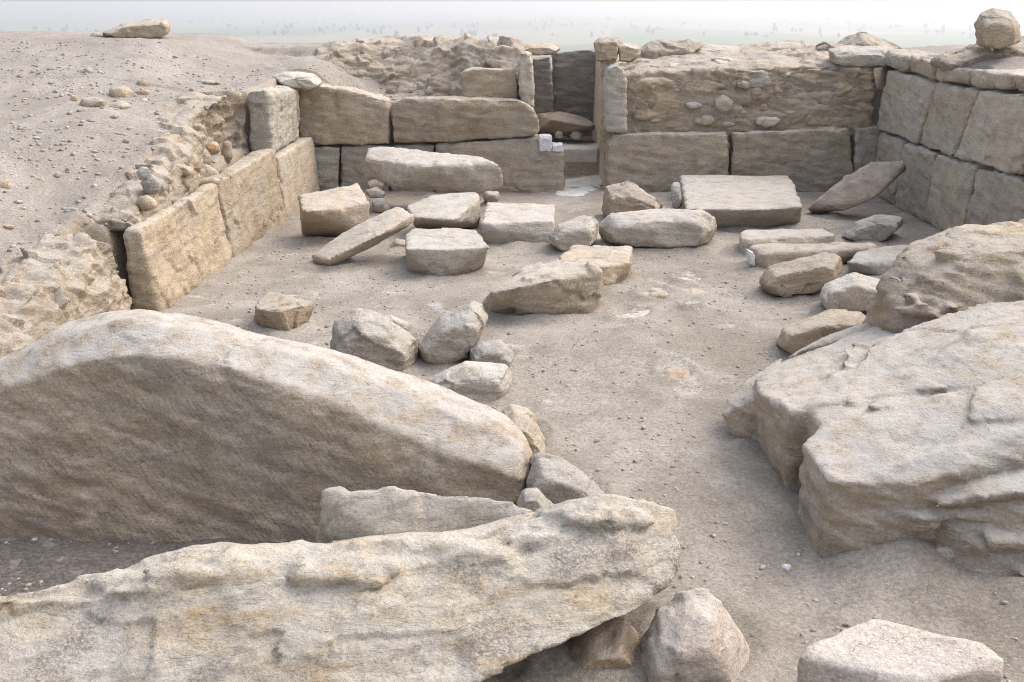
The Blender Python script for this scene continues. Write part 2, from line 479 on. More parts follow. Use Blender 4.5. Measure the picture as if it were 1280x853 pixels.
def spline(st, k=4):            # smooth the stations of a loft
    A = np.array(st, float); out = []
    n = len(A)
    for i in range(n - 1):
        p0, p1, p2, p3 = A[max(i - 1, 0)], A[i], A[i + 1], A[min(i + 2, n - 1)]
        for t in np.arange(k) / k:
            out.append(0.5 * (2 * p1 + (p2 - p0) * t + (2 * p0 - 5 * p1 + 4 * p2 - p3) * t * t + (3 * p1 - p0 - 3 * p2 + p3) * t ** 3))
    out.append(A[-1])
    return out

def roughen(me, vox, smooth=2, amp=0.02, freq=1.6, lay=0.5, chip=0.6, seed=0, tilt=(0.15, -0.1)):
    o = bpy.data.objects.new("tmp", me); COL.objects.link(o)
    md = o.modifiers.new("r", 'REMESH'); md.mode = 'VOXEL'; md.voxel_size = vox
    dg = bpy.context.evaluated_depsgraph_get()
    m2 = bpy.data.meshes.new_from_object(o.evaluated_get(dg))
    bpy.data.objects.remove(o); bpy.data.meshes.remove(me)
    n = len(m2.vertices)
    v = np.empty(n * 3); m2.vertices.foreach_get("co", v); v = v.reshape(-1, 3)
    e = np.empty(len(m2.edges) * 2, np.int32); m2.edges.foreach_get("vertices", e); e = e.reshape(-1, 2)
    lo, hi = v.min(0), v.max(0)
    deg = np.bincount(e.ravel(), minlength=n)[:, None]
    # edges wear away unevenly: some corners stay crisp, others are knocked round
    wear = np.clip(0.55 + 1.1 * fbm(v * 1.7 + seed, 2, seed + 5), 0.1, 1)[:, None]
    for _ in range(smooth * 2):
        s = np.zeros_like(v)
        for k in range(3):
            s[:, k] = np.bincount(e[:, 0], v[e[:, 1], k], n) + np.bincount(e[:, 1], v[e[:, 0], k], n)
        v = v + 0.6 * wear * (s / deg - v)
    l2, h2 = v.min(0), v.max(0)
    v = lo + (v - l2) * (hi - lo) / np.maximum(h2 - l2, 1e-6)
    m2.vertices.foreach_set("co", v.ravel()); m2.update()
    nr = np.empty(n * 3); m2.vertices.foreach_get("normal", nr); nr = nr.reshape(-1, 3)
    q = v + seed * 3.7
    vs = v.copy()
    for _ in range(int(np.clip(0.05 / vox, 2, 6)) + 3):
        t_ = np.zeros_like(vs)
        for k in range(3):
            t_[:, k] = np.bincount(e[:, 0], vs[e[:, 1], k], n) + np.bincount(e[:, 1], vs[e[:, 0], k], n)
        vs = vs + 0.7 * (t_ / deg - vs)
    edge = np.clip(((v - vs) * nr).sum(1), 0, 0.05)
    d = amp * 1.5 * fbm(q * freq, 4, seed)
    d -= edge * min(1.0, chip * 1.2) * (2.6 * sm(0.02, 0.22, fbm(q * 4.5, 3, seed + 71)) + 1.2 * np.abs(fbm(q * 13, 2, seed + 75)))
    lv = np.stack([q[:, 0], q[:, 1], (q[:, 2] + tilt[0] * q[:, 0] + tilt[1] * q[:, 1]) * 5], 1)
    side = 1 - 0.75 * np.abs(nr[:, 2])
    d += amp * lay * fbm(lv * 2.4, 4, seed + 31) * side * 1.6
    if chip:
        wp = 0.5 * np.stack([fbm(q * 2.5, 3, 7), fbm(q * 2.5, 3, 9), fbm(q * 2.5, 3, 11)], 1)
        d += amp * chip * 1.1 * facets(q * freq * 1.5 + wp, seed)
        d += amp * chip * 0.45 * facets(lv * (freq * 1.6, freq * 1.6, freq * 0.9) + wp * 2, seed + 3) * side
    d += amp * 0.22 * fbm(q * freq * 9, 3, seed + 57)
    v = v + nr * d[:, None]
    m2.vertices.foreach_set("co", v.ravel()); m2.update()
    return m2

_seed = [1]
def finish(me, name, mat, label, cat, group, vox, smooth, amp, freq, lay, chip, parent, ploc, tilt=(0.15, -0.1)):
    _seed[0] += 1
    v = np.array([x.co for x in me.vertices]); size = (v.max(0) - v.min(0)).max()
    vox = vox or float(np.clip(size / 58, 0.010, 0.032))
    me = roughen(me, vox, smooth, amp, freq, lay, chip, _seed[0], tilt)
    o = link_mesh(name, me, M[mat], parent, ploc)
    tag(o, label, None if parent else cat, group)
    return o

def up(u, vt, vb, zb=0.0):      # height of a front edge from its top and foot in the picture
    return D(u, vt, T(u, vb, zb)[1])[2]

def stone(name, label, top, base, fp=None, h=None, mat='block', cat='stone', group=None, zb=-0.03, vox=None,
          smooth=2, amp=0.018, freq=1.8, lay=0.6, chip=0.6, parent=None, ploc=(0, 0, 0), drop=True):
    """a stone with a visible upper face (top) and visible foot (base)"""
    if fp: h = up(*fp)
    tp = [T(*(t if len(t) == 3 else (t[0], t[1], h))) for t in top]
    bp = [T(*(t if len(t) == 3 else (t[0], t[1], 0.0))) for t in base]
    bot = [np.array([p[0], p[1], p[2] + zb]) for p in bp]
    pts = tp + bp + bot
    if drop:
        ym = np.mean([p[1] for p in tp]); c = np.mean(tp, 0); bz = min(p[2] for p in bp)
        for p in tp:
            if p[1] > ym:
                q = c + (p - c) * 0.94; q[2] = bz + zb; pts.append(q)
    return finish(hull_mesh(pts), name, mat, label, cat, group, vox, smooth, amp, freq, lay, chip, parent, ploc)

def boulder(name, label, sil, depth, Y=None, foot=None, mat='block', cat='rock', group=None, vox=None, inset=0.68,
            smooth=3, amp=0.03, freq=1.7, lay=0.5, chip=0.8, parent=None, ploc=(0, 0, 0), push=0.0):
    """a stone known by its outline: a full ring at Y, smaller rings before and behind"""
    if Y is None:
        f = foot or max(sil, key=lambda s: s[1]); Y = T(f[0], f[1], 0)[1] + push + 0.28 * depth
    s = np.array(sil, float); c = s.mean(0)
    pts = []
    for k, (dy, sc) in enumerate(((-0.5, inset * .88), (-0.27, 0.86), (0, 1.0), (0.27, 0.95), (0.5, inset))):
        w = np.array([0.35 + 0.65 * sc, sc]); foot_v = s[:, 1].max()
        ring = np.stack([c[0] + (s[:, 0] - c[0]) * w[0], foot_v + (s[:, 1] - foot_v) * w[1]], 1)
        for q in ring:
            pts.append(D(q[0], q[1], Y + dy * depth))
    return finish(hull_mesh(pts), name, mat, label, cat, group, vox, smooth, amp, freq, lay, chip, parent, ploc)

def panel(name, quad, Y=None, x=None, th=0.45, mat='block', parent=None, ploc=(0, 0, 0), label=None, cat=None, group=None,
          amp=0.03, smooth=1, vox=0.03, freq=1.9, lay=0.9, chip=0.7, belly=0.0):
    """a block whose face lies on the plane y = Y or x = x and which runs back by th"""
    pts = []
    c = np.mean(np.array(quad, float), 0)
    for q in quad:
        q = c + (np.array(q, float) - c) * (1 - 1.6 / max(20, abs(q[0] - c[0]) + abs(q[1] - c[1])))
        a = D(q[0], q[1], Y) if Y is not None else X(q[0], q[1], x)
        pts.append(a)
        pts.append(a + (np.array([0, th, 0]) if Y is not None else np.array([math.copysign(th, x), 0, 0])))
    if belly:
        cc = D(c[0], c[1], Y - belly) if Y is not None else X(c[0], c[1], x - math.copysign(belly, x))
        pts.append(cc)
    return finish(hull_mesh(pts), name, mat, label, cat, group, vox, smooth, amp, freq, lay, chip, parent, ploc)

# ------------------------------------------------------------------ ground sheet
def axis(lo, hi, step, far, g):
    a = list(np.arange(lo, hi + 1e-6, step)); s = step
    r = [hi]; 
    while r[-1] < far: s *= g; r.append(r[-1] + s)
    l = [lo]; s = step
    while l[-1] > -far: s *= g; l.append(l[-1] - s)
    return np.array(l[1:][::-1] + a + r[1:])
xs = axis(-8.5, 8.0, 0.042, 26000, 1.16)
ys = axis(3.2, 22.6, 0.042, 26000, 1.16)
gx, gy = np.meshgrid(xs, ys)
gz = ground_h(gx.ravel(), gy.ravel())
V = np.stack([gx.ravel(), gy.ravel(), gz], 1)
nx, ny = len(xs), len(ys)
idx = np.arange(nx * ny).reshape(ny, nx)
quads = np.stack([idx[:-1, :-1], idx[:-1, 1:], idx[1:, 1:], idx[1:, :-1]], -1).reshape(-1, 4)
me = bpy.data.meshes.new("ground")
me.vertices.add(len(V)); me.vertices.foreach_set("co", V.ravel())
me.loops.add(quads.size); me.loops.foreach_set("vertex_index", quads.ravel().astype(np.int32))
me.polygons.add(len(quads)); me.polygons.foreach_set("loop_start", np.arange(0, quads.size, 4, dtype=np.int32))
me.polygons.foreach_set("use_smooth", np.ones(len(quads), bool))
me.update(calc_edges=True); me.validate()
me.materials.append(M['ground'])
go = bpy.data.objects.new("ground", me); COL.objects.link(go)
tag(go, "dusty grey brown earth of the court, banks and plain", "ground", kind='structure')

# ------------------------------------------------------------------ haze over the plain
def haze_build():
    m = bpy.data.materials.new("haze_air"); m.use_nodes = True
    nt = m.node_tree; nt.nodes.clear()
    o = nt.nodes.new("ShaderNodeOutputMaterial"); pv = nt.nodes.new("ShaderNodeVolumePrincipled")
    pv.inputs["Color"].default_value = (0.97, 0.955, 0.945, 1)
    pv.inputs["Density"].default_value = 0.00052
    pv.inputs["Anisotropy"].default_value = 0.5
    nt.links.new(pv.outputs[0], o.inputs["Volume"])
    return m
bm = bmesh.new(); bmesh.ops.create_cube(bm, size=1.0)
bmesh.ops.scale(bm, vec=(70000, 70000, 70.0), verts=bm.verts)
me = bpy.data.meshes.new("haze"); bm.to_mesh(me); bm.free()
me.materials.append(haze_build())
ho = bpy.data.objects.new("haze", me); ho.location = (0, 0, 8 - 35.0 - 0.5); COL.objects.link(ho)
ho.location.z = -26.5
tag(ho, "pale haze lying over the plain", "haze", kind='stuff')

# ------------------------------------------------------------------ masonry walls
G_WALL = "ruined stone walls round the court"
# low wall along the left side
W = (-3.5, 13.0, 0.0)
wl_ = empty("stone_wall", W, "low wall of two long eroded slabs holding back the grey bank", "wall", G_WALL)
def left_piece(y0, y1, z0, z1a, z1b, th, mat='warm', name='block', label=None, amp=0.028, z0b=None, lean=0.0):
    pts = []
    for y, z1 in ((y0, z1a), (y1, z1b)):
        xi = float(wall_in(np.array(y)))
        pts += [(xi + 0.05, y, z0), (xi + 0.04, y, z0 + 0.15 * (z1 - z0)), (xi - .01, y, z0 + .5 * (z1 - z0)), (xi - 0.03 - lean, y, z1), (xi - th, y, z0), (xi - th, y, z1 - 0.01)]
    finish(hull_mesh([np.array(p) for p in pts]), name, mat, label, None, None, 0.024, 4, amp * .8, 1.3, 0.35, 0.6, wl_, W)
left_piece(10.75, 13.2, -0.05, 0.84, 0.93, 0.23, amp=0.062, lean=0.05)
left_piece(13.23, 15.75, -0.05, 0.95, 1.01, 0.32, amp=0.05, lean=0.03)
left_piece(15.8, 18.15, -0.05, 0.90, 0.92, 0.36, 'block')
finish(hull_mesh([np.array(p) for p in [(-3.74, 15.75, .90), (-3.40, 15.72, .93), (-3.40, 17.75, .93), (-3.78, 17.75, .93), (-3.74, 15.82, 1.78), (-3.68, 15.75, 1.82),
    (-3.46, 15.74, 1.84), (-3.38, 15.85, 1.72), (-3.36, 17.7, 1.68), (-3.5, 17.7, 1.75), (-3.78, 17.7, 1.76)]]), 'upright_block', 'pale', None, None, None, 0.025, 2, 0.03, 1.7, 0.6, 0.7, wl_, W)

# broken earth face behind that wall, with a hollow under its far end
eb = []
for y, xt, xm, z1 in ((10.95, -4.0, -3.84, .95), (11.5, -4.02, -3.86, 1.08), (12.2, -4.0, -3.80, 1.24), (12.8, -4.02, -3.82, 1.36), (13.4, -4.05, -3.82, 1.47), (14.0, -4.08, -3.88, 1.57), (14.4, -4.05, -4.04, 1.64), (14.8, -3.98, -4.12, 1.70), (15.3, -3.95, -4.08, 1.76), (15.6, -3.9, -3.92, 1.80), (15.85, -3.8, -3.76, 1.82)):
    zl = .80
    eb.append([(xm + .03, y, zl), (xm + .0, y, zl + .35 * (z1 - zl)), (xm - .03, y, zl + .75 * (z1 - zl)), (xt, y, z1), (xt - (.2 if y < 13.9 else .75), y, z1 - .03), (xt - (.6 if y < 13.9 else .95), y, z1 - .3), (xt - (.6 if y < 13.9 else .95), y, zl)])
finish(loft_mesh(spline([[np.array(p) for p in q] for q in eb])), 'earth_bank', 'earth', "steep face of earth and rubble behind the low left wall", 'bank', None, 0.026, 1, 0.05, 2.4, 0.9, 1.3, None, (0, 0, 0))
nb = []
for y, xf, z1 in ((6.6, -3.75, .45), (7.4, -3.78, .52), (8.2, -3.72, .60), (9.0, -3.76, .70), (9.7, -3.74, .78), (10.2, -3.80, .84), (10.50, -3.88, .86)):
    nb.append([(xf + .10, y, -.1), (xf + .04, y, .4 * z1), (xf - .10, y, .82 * z1), (xf - .28, y, z1), (xf - .6, y, z1 + .04), (xf - 1.0, y, z1 - .12), (xf - 1.0, y, -.1)])
finish(loft_mesh(spline([[np.array(p) for p in q] for q in nb])), 'earth_bank', 'earth', "crumbling earth bank running from the dark crevice toward the huge tooled boulder", 'bank', None, 0.022, 1, 0.06, 2.6, 1.1, 1.3, None, (0, 0, 0))

hb = []
for x, yf, zb_, zt_ in ((-3.5, 19.5, 1.45, 2.22), (-3.0, 19.75, 1.45, 2.34), (-2.4, 19.9, 1.42, 2.36), (-1.8, 19.85, 1.42, 2.38), (-1.2, 19.7, 1.45, 2.38), (-0.7, 19.4, 1.5, 2.40), (-0.2, 19.05, 1.6, 2.38), (0.22, 18.95, 1.6, 2.30)):
    hb.append([(x, yf - .25, zb_ - .1), (x, yf - .12, zb_ + .12), (x, yf + .10, zb_ + .5 * (zt_ - zb_)), (x, yf + .42, zt_ - .12), (x, yf + .75, zt_), (x, yf + 1.4, zt_ - .02), (x, yf + 1.4, zb_ - .1)])
finish(loft_mesh(spline([[np.array(p) for p in q] for q in hb])), 'earth_bank', 'earth', "rough cut earth face at the rear of the hollow behind the back wall", 'bank', None, 0.03, 1, 0.06, 2.0, 1.0, 1.3, None, (0, 0, 0))

# back wall, part left of the doorway
YB = 18.2
W = (-1.3, 18.4, 0.0)
wb = empty("stone_wall", W, "back wall left of the doorway, long sandstone blocks in two courses", "wall", G_WALL)
kb = dict(parent=wb, ploc=W)
panel('block', [(366, 184), (424, 183), (424, 243), (366, 243)], Y=YB, th=0.5, mat='greyst', **kb)
panel('block', [(425, 183), (487, 181), (487, 243), (425, 243)], Y=YB + .02, th=0.5, mat='greyst', **kb)
panel('block', [(488, 181), (543, 180), (543, 243), (488, 243)], Y=YB + .01, th=0.5, mat='greyst', **kb)
panel('block', [(544, 181), (610, 176), (673, 171), (690, 182), (704, 190), (708, 244), (544, 244)], Y=YB - .03, th=0.55, mat='block', smooth=2, **kb)
panel('block', [(370, 112), (384, 104), (432, 110), (488, 126), (488, 182), (372, 183)], Y=YB - .02, th=0.5, mat='warm', smooth=2, amp=0.03, **kb)
panel('block', [(489, 130), (502, 123), (648, 124), (668, 135), (676, 152), (673, 169), (610, 176), (489, 181)], Y=YB - .05, th=0.5, mat='warm', smooth=2, amp=0.03, belly=0.04, **kb)
panel('broken_corner', [(673, 170), (690, 169), (690, 191), (674, 191)], Y=YB - .08, th=0.3, mat='white', label="bright white broken corner", vox=0.013, smooth=1, amp=0.02, freq=5, **kb)
panel('broken_corner', [(689, 181), (704, 180), (705, 191), (689, 191)], Y=YB - .075, th=0.3, mat='white', label="bright white broken corner", vox=0.013, smooth=1, amp=0.02, freq=5, **kb)
panel('block', [(576, 90), (590, 86), (642, 86), (648, 95), (648, 127), (577, 127)], Y=18.62, th=0.5, mat='warm', smooth=2, **kb)
panel('upright_block', [(647, 72), (652, 63), (664, 66), (668, 90), (668, 138), (650, 138)], Y=18.45, th=0.5, mat='pale', smooth=2, **kb)

# back wall, part right of the doorway
W = (3.7, 18.4, 0.0)
wr = empty("stone_wall", W, "back wall right of the doorway, smooth lower blocks under exposed rubble", "wall", G_WALL)
kr = dict(parent=wr, ploc=W)
panel('block', [(759, 180), (768, 168), (912, 166), (913, 243), (758, 243)], Y=YB, th=0.5, mat='block', **kr)
panel('block', [(914, 166), (1066, 159), (1068, 243), (914, 243)], Y=YB + .015, th=0.5, mat='block', **kr)
panel('block', [(1069, 160), (1105, 157), (1105, 243), (1069, 243)], Y=YB + .05, th=0.5, mat='greyst', **kr)
panel('jamb_block', [(757, 100), (760, 84), (772, 80), (783, 92), (785, 130), (783, 167), (757, 167)], Y=YB + .0, th=0.55, mat='pale', smooth=2, amp=0.03, **kr)
panel('jamb_post', [(752, 76), (757, 66), (768, 64), (771, 80), (766, 195), (753, 195)], Y=18.75, th=0.5, mat='warm', **kr)
# rubble core above the smooth course
cp = [(1.75, 18.42, 0.9), (1.75, 18.48, 1.85), (2.3, 18.5, 1.93), (4.2, 18.5, 2.0), (5.95, 18.45, 2.02), (5.95, 18.4, 0.9),
      (1.75, 20.5, 2.12), (3, 20.6, 2.24), (4.5, 20.6, 2.3), (5.95, 20.6, 2.32), (1.75, 20.5, 0.9), (5.95, 20.6, 0.9)]
finish(hull_mesh([np.array(p) for p in cp]), 'rubble_core', 'earth', None, None, None, 0.03, 1, 0.034, 1.7, 1.5, 1.2, wr, W)
# stones bedded in that core
rnd = random.Random(5)
emb = [(868, 131, 26, 10), (846, 112, 12, 8), (905, 128, 26, 24), (925, 140, 20, 14), (945, 118, 16, 22), (880, 150, 34, 12), (960, 150, 40, 16),
       (850, 142, 14, 12), (930, 105, 22, 14), (955, 133, 12, 10), (820, 150, 20, 10), (800, 120, 16, 14), (910, 155, 22, 9)]
for (u, v, w, h_) in emb:
    k = 7
    s = [(u + w / 2 * math.cos(a * 2 * math.pi / k) * rnd.uniform(.8, 1.1), v + h_ / 2 * math.sin(a * 2 * math.pi / k) * rnd.uniform(.8, 1.1)) for a in range(k)]
    boulder('bedded_stone', None, s, w / F * 18 * 0.6 + 0.1, Y=18.51, mat=rnd.choice(('pale', 'block', 'warm', 'earth')), smooth=1, amp=0.03, vox=0.02, parent=wr, ploc=W)

kf = dict(parent=wr, ploc=W, smooth=1, lay=1.4, chip=1.0, freq=1.3, vox=.026)
panel('weathered_face', [(966, 96), (1000, 86), (1090, 84), (1092, 156), (1040, 161), (990, 152), (970, 130)], Y=18.43, th=0.3, mat='warm', amp=.05, **kf)
panel('weathered_face', [(786, 104), (820, 98), (880, 100), (912, 108), (900, 128), (850, 136), (792, 152)], Y=18.43, th=0.3, mat='warm', amp=.045, **kf)
panel('weathered_face', [(905, 92), (962, 88), (966, 108), (915, 112)], Y=18.46, th=0.3, mat='pale', amp=.04, **kf)
# right wall
XR = 6.0
W = (6.3, 15.0, 0.0)
wrt = empty("stone_wall", W, "right hand wall of big squared blocks in two courses under flat coping", "wall", G_WALL)
kw = dict(parent=wrt, ploc=W)
def yw(y, z):                    # a place on the right wall's face
    return np.array([XR + 0.03 * math.sin(y * 2.0), y, z])
def right_block(quad, th, mat, name='block', **k):
    pts = []
    c = np.mean(np.array(quad), 0)
    for (y, z) in quad:
        y2, z2 = y + 0.012 * np.sign(c[0] - y), z + 0.012 * np.sign(c[1] - z)
        lean = 0.10 * (z2 / 2.0)
        pts += [(XR + lean - 0.06, y2, z2), (XR + th, y2, z2)]
    a = dict(vox=0.028, smooth=4, amp=0.034, freq=1.5, lay=0.6, chip=0.8); a.update(k)
    finish(hull_mesh([np.array(p) for p in pts]), name, mat, None, None, None, a['vox'], a['smooth'], a['amp'], a['freq'], a['lay'], a['chip'], wrt, W)
def onw(u, v):                   # picture point to (y, z) on the wall
    p = X(u, v, XR); return (p[1], p[2])
right_block([(18.2, -0.05), (17.0, -0.05), (17.0, 0.98), (18.2, 1.0)], 0.45, 'wall')
right_block([(16.97, -0.05), (15.72, -0.05), (15.66, 0.97), (16.97, 0.98)], 0.45, 'wall')
right_block([(15.69, -0.05), (14.30, -0.05), (14.26, 1.0), (15.63, 0.97)], 0.45, 'block')
right_block([(14.26, -0.05), (12.6, -0.05), (12.6, 1.02), (14.22, 1.0)], 0.45, 'wall')
right_block([(12.57, -0.05), (11.0, -0.05), (11.0, 1.0), (12.57, 1.02)], 0.45, 'block')
right_block([(18.25, 1.02), (16.45, 0.99), (16.0, 1.92), (18.25, 1.98)], 0.45, 'wall')
right_block([(16.42, 0.99), (15.0, 0.99), (14.55, 1.93), (15.97, 1.92)], 0.45, 'wall')
right_block([(14.97, 0.99), (13.0, 1.03), (12.8, 1.98), (14.52, 1.93)], 0.45, 'wall')
right_block([(12.97, 1.03), (11.0, 1.02), (11.0, 1.9), (12.77, 1.98)], 0.45, 'wall')
right_block([(18.9, 2.02), (17.3, 1.99), (17.3, 2.22), (18.9, 2.28)], 0.75, 'wall', 'coping_stone', smooth=3, amp=0.04)
right_block([(17.27, 1.97), (16.15, 1.95), (16.15, 2.2), (17.27, 2.26)], 0.7, 'warm', 'coping_stone', smooth=3, amp=0.04)
right_block([(16.1, 1.95), (14.9, 1.95), (14.9, 2.16), (16.1, 2.2)], 0.75, 'wall', 'coping_stone', smooth=3, amp=0.04)
right_block([(14.86, 1.96), (13.6, 1.98), (13.6, 2.2), (14.86, 2.18)], 0.7, 'wall', 'coping_stone', smooth=3, amp=0.04)
right_block([(13.55, 1.98), (11.9, 1.96), (11.9, 2.16), (13.55, 2.2)], 0.7, 'warm', 'coping_stone', smooth=3, amp=0.04)

boulder('coping_stone', None, [(1034, 62), (1050, 57), (1104, 58), (1122, 64), (1118, 82), (1060, 84), (1038, 78)], 0.8, Y=18.75, mat='pale', amp=.03, parent=wr, ploc=(3.7, 18.4, 0.0))
boulder('flat_stone', "flat pale stone bedded in earth on top of the back wall's far left corner", [(340, 96), (360, 89), (392, 92), (404, 104), (388, 112), (356, 108)], 0.9, Y=18.0, mat='pale', amp=.03)
# ------------------------------------------------------------------ doorway
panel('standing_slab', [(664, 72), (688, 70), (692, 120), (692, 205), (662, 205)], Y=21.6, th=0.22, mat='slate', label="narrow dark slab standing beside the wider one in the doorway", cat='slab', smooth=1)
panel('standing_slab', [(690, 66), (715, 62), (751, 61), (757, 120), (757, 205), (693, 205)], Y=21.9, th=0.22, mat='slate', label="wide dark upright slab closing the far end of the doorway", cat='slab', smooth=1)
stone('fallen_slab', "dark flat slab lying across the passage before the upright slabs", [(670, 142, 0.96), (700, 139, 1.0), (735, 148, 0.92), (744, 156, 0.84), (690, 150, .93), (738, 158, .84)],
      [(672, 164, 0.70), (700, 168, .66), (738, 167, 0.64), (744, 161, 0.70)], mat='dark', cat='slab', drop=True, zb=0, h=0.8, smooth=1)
for q, (u, v, w) in enumerate(((699, 172, 12), (720, 173, 13))):
    boulder('prop_stone', ("small stone under the dark fallen slab, nearer the middle", "small stone under the thin end of the dark fallen slab")[q], [(u - w / 2, v), (u - w / 2, v - 6), (u, v - 9), (u + w / 2, v - 6), (u + w / 2, v), (u, v + 2)], 0.2, Y=20.6, mat='greyst', vox=0.015)
stone('threshold_step', "pale grey step stone across the doorway", [(703, 186, 0.49), (747, 186, 0.49), (703, 178, 0.49), (748, 178, 0.49)], [(703, 207, 0.17), (746, 207, 0.17)], mat='limestone', cat='step', h=0.49, zb=-0.25, amp=0.008)
stone('paving_slab', "pale worn paving slab set in the floor before the doorway", [(706, 222, 0.03), (755, 216, 0.03), (757, 232, 0.02), (724, 246, 0.015), (690, 243, 0.015)], [(700, 247, -0.01), (740, 243, -0.01)], mat='limestone', cat='paving', h=0.02, amp=0.035, smooth=1, freq=2.4)
# capping stones over the doorway and along the skyline
boulder('flat_slab', "thin flat slab on the skyline just left of the doorway", [(648, 58), (660, 54), (690, 54), (702, 60), (694, 68), (660, 69)], 0.7, Y=21.0, mat='warm', cat='slab', smooth=2)
boulder('cap_stone', "squared tan cap stone on top of the doorway jamb", [(742, 52), (750, 47), (772, 47), (775, 52), (771, 74), (746, 76)], 0.4, Y=18.8, mat='warm', inset=0.9, smooth=2)
boulder('cap_stone', "wedge shaped stone leaning next to the squared cap stone", [(771, 53), (779, 50), (804, 56), (800, 70), (788, 78), (773, 76)], 0.4, Y=18.9, mat='block', inset=0.85, smooth=2)
boulder('dark_rubble_heap', "dark rubble heap behind the wedge shaped cap stone", [(795, 60), (815, 51), (868, 51), (880, 58), (860, 72), (800, 80)], 0.9, Y=20.2, mat='earth', cat='rubble', amp=0.06)
SKY = [("broad pale slab on the skyline right of the dark rubble heap", [(848, 62), (880, 55), (932, 58), (936, 68), (880, 77), (850, 76)], 20.4, 'pale'),
       ("long low tan slab on the wall top, lying nearest the doorway", [(800, 84), (840, 78), (884, 76), (886, 86), (840, 92), (800, 94)], 19.3, 'warm'),
       ("rounded tan stone on the wall top between pale slabs", [(883, 78), (896, 72), (912, 72), (920, 84), (900, 90)], 19.2, 'pale'),
       ("pale lump of stone on the wall top above the bedded stones", [(934, 62), (960, 52), (1005, 50), (1020, 60), (1010, 72), (940, 75)], 20.3, 'block'),
       ("brown broken stone on the skyline near the earth mound", [(1018, 58), (1030, 51), (1046, 52), (1052, 62), (1024, 68)], 20.2, 'earth')]
for lab, sil, Y, m in SKY:
    boulder('top_stone', lab, sil, 0.7, Y=Y, mat=m, amp=0.035, smooth=2)
boulder('earth_mound', "low dark earth mound on the skyline above the court corner", [(1040, 62), (1060, 48), (1078, 40), (1096, 47), (1130, 60), (1090, 70)], 1.2, Y=21.5, mat='earth', cat='mound', amp=0.05)
boulder('round_boulder', "rounded boulder perched on the earth behind the right wall", [(1219, 30), (1226, 16), (1242, 10), (1262, 15), (1276, 30), (1275, 52), (1250, 60), (1222, 56)], 0.7, Y=15.3, mat='warm', amp=0.03)
boulder('earth_mound', "crumbling earth heap under the rounded boulder", [(1165, 76), (1195, 64), (1222, 54), (1280, 46), (1350, 46), (1360, 92), (1180, 92)], 1.3, Y=16.1, mat='earth', cat='mound', amp=0.07)

# ------------------------------------------------------------------ fallen blocks in the court
stone('stone_slab', "long thick slab propped on small stones before the back wall", [(460, 183, .86), (491, 183, .86), (600, 195, .82), (626, 206, .72), (455, 198, .74), (532, 208, .72)],
      [(455, 226, .36), (495, 236, .34), (601, 241, .30), (630, 235, .34)], mat='pale', cat='slab', h=.8, zb=0, smooth=3, drop=False, amp=.03)
stone('stone_block', "tan block tilted on small stones beside the long propped slab", [(372, 243, .58), (448, 228, .62), (463, 253, .48), (378, 264, .50), (425, 262, .46)], [(384, 291, .02), (415, 285, .08), (450, 270, .2)], mat='warm', cat='block', h=.5, zb=0, smooth=1)
stone('tilted_slab', "long plank like slab tilted, one end on the ground", [(388, 318, .10), (432, 287, .34), (497, 257, .58), (519, 268, .52), (470, 296, .36), (408, 326, .12)],
      [(393, 331, -.03), (413, 336, -.03), (520, 279, .40), (500, 290, .30)], mat='block', cat='slab', h=.3, zb=0, smooth=2, drop=False)
stone('stone_slab', "pale flat slab with slanting broken end behind the tilted plank like slab", [(508, 257, .38), (538, 243, .44), (597, 240, .46), (600, 248, .42), (566, 276, .30), (515, 274, .30)], [(569, 284, .08), (520, 284, .05), (599, 262, .12)], mat='pale', cat='slab', h=.4, smooth=1)
stone('stone_block', "pale squared block in front of the tilted plank like slab", [(507, 291), (513, 284), (595, 286), (612, 309), (507, 311), (560, 312)], [(510, 339), (549, 349), (585, 343), (605, 331, .06)], fp=(549, 312, 349), mat='pale', cat='block', smooth=2)
stone('stone_block', "squared block with bright top and shaded grey front in mid court", [(608, 253), (694, 255), (693, 276), (601, 279)], [(606, 305), (692, 306)], fp=(650, 278, 306), mat='pale', cat='block', smooth=1)
boulder('rough_stone', "rough knobbly pale stone between squared block and long rounded stone", [(688, 293), (697, 279), (722, 272), (740, 268), (748, 279), (746, 302), (703, 315), (690, 305)], 0.6, mat='pale', amp=.035)
boulder('rounded_stone', "long sausage shaped stone lying near the court middle", [(748, 284), (760, 269), (822, 261), (876, 262), (894, 272), (897, 285), (886, 306), (800, 310), (752, 303)], 0.75, mat='pale', amp=.03, inset=.75)
boulder('rough_stone', "humped tan stone behind the long sausage shaped stone", [(753, 262), (757, 233), (786, 226), (806, 236), (829, 256), (826, 272), (760, 276)], 0.7, mat='warm', amp=.035, foot=(790, 276))
stone('stone_slab', "largest flat slab in the court, broad pale top and brown front", [(849, 218), (985, 219), (995, 232), (1003, 258), (940, 262), (857, 261)], [(860, 282), (890, 286), (960, 285), (1000, 279)], fp=(900, 256, 286), mat='pale', cat='slab', smooth=1)
boulder('end_stone', "small upright grey stone at the end of the largest flat slab", [(838, 232), (842, 227), (850, 228), (854, 256), (848, 262), (840, 258)], 0.3, Y=15.9, mat='greyst', cat='stone', vox=.015, amp=.01)
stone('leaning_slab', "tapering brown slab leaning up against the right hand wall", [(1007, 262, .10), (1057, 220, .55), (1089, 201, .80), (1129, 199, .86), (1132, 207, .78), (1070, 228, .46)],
      [(1012, 267, -.02), (1030, 267, .0), (1060, 262, .15), (1095, 247, .35), (1133, 212, .70)], mat='dark', cat='slab', h=.5, zb=0, smooth=3, drop=False)
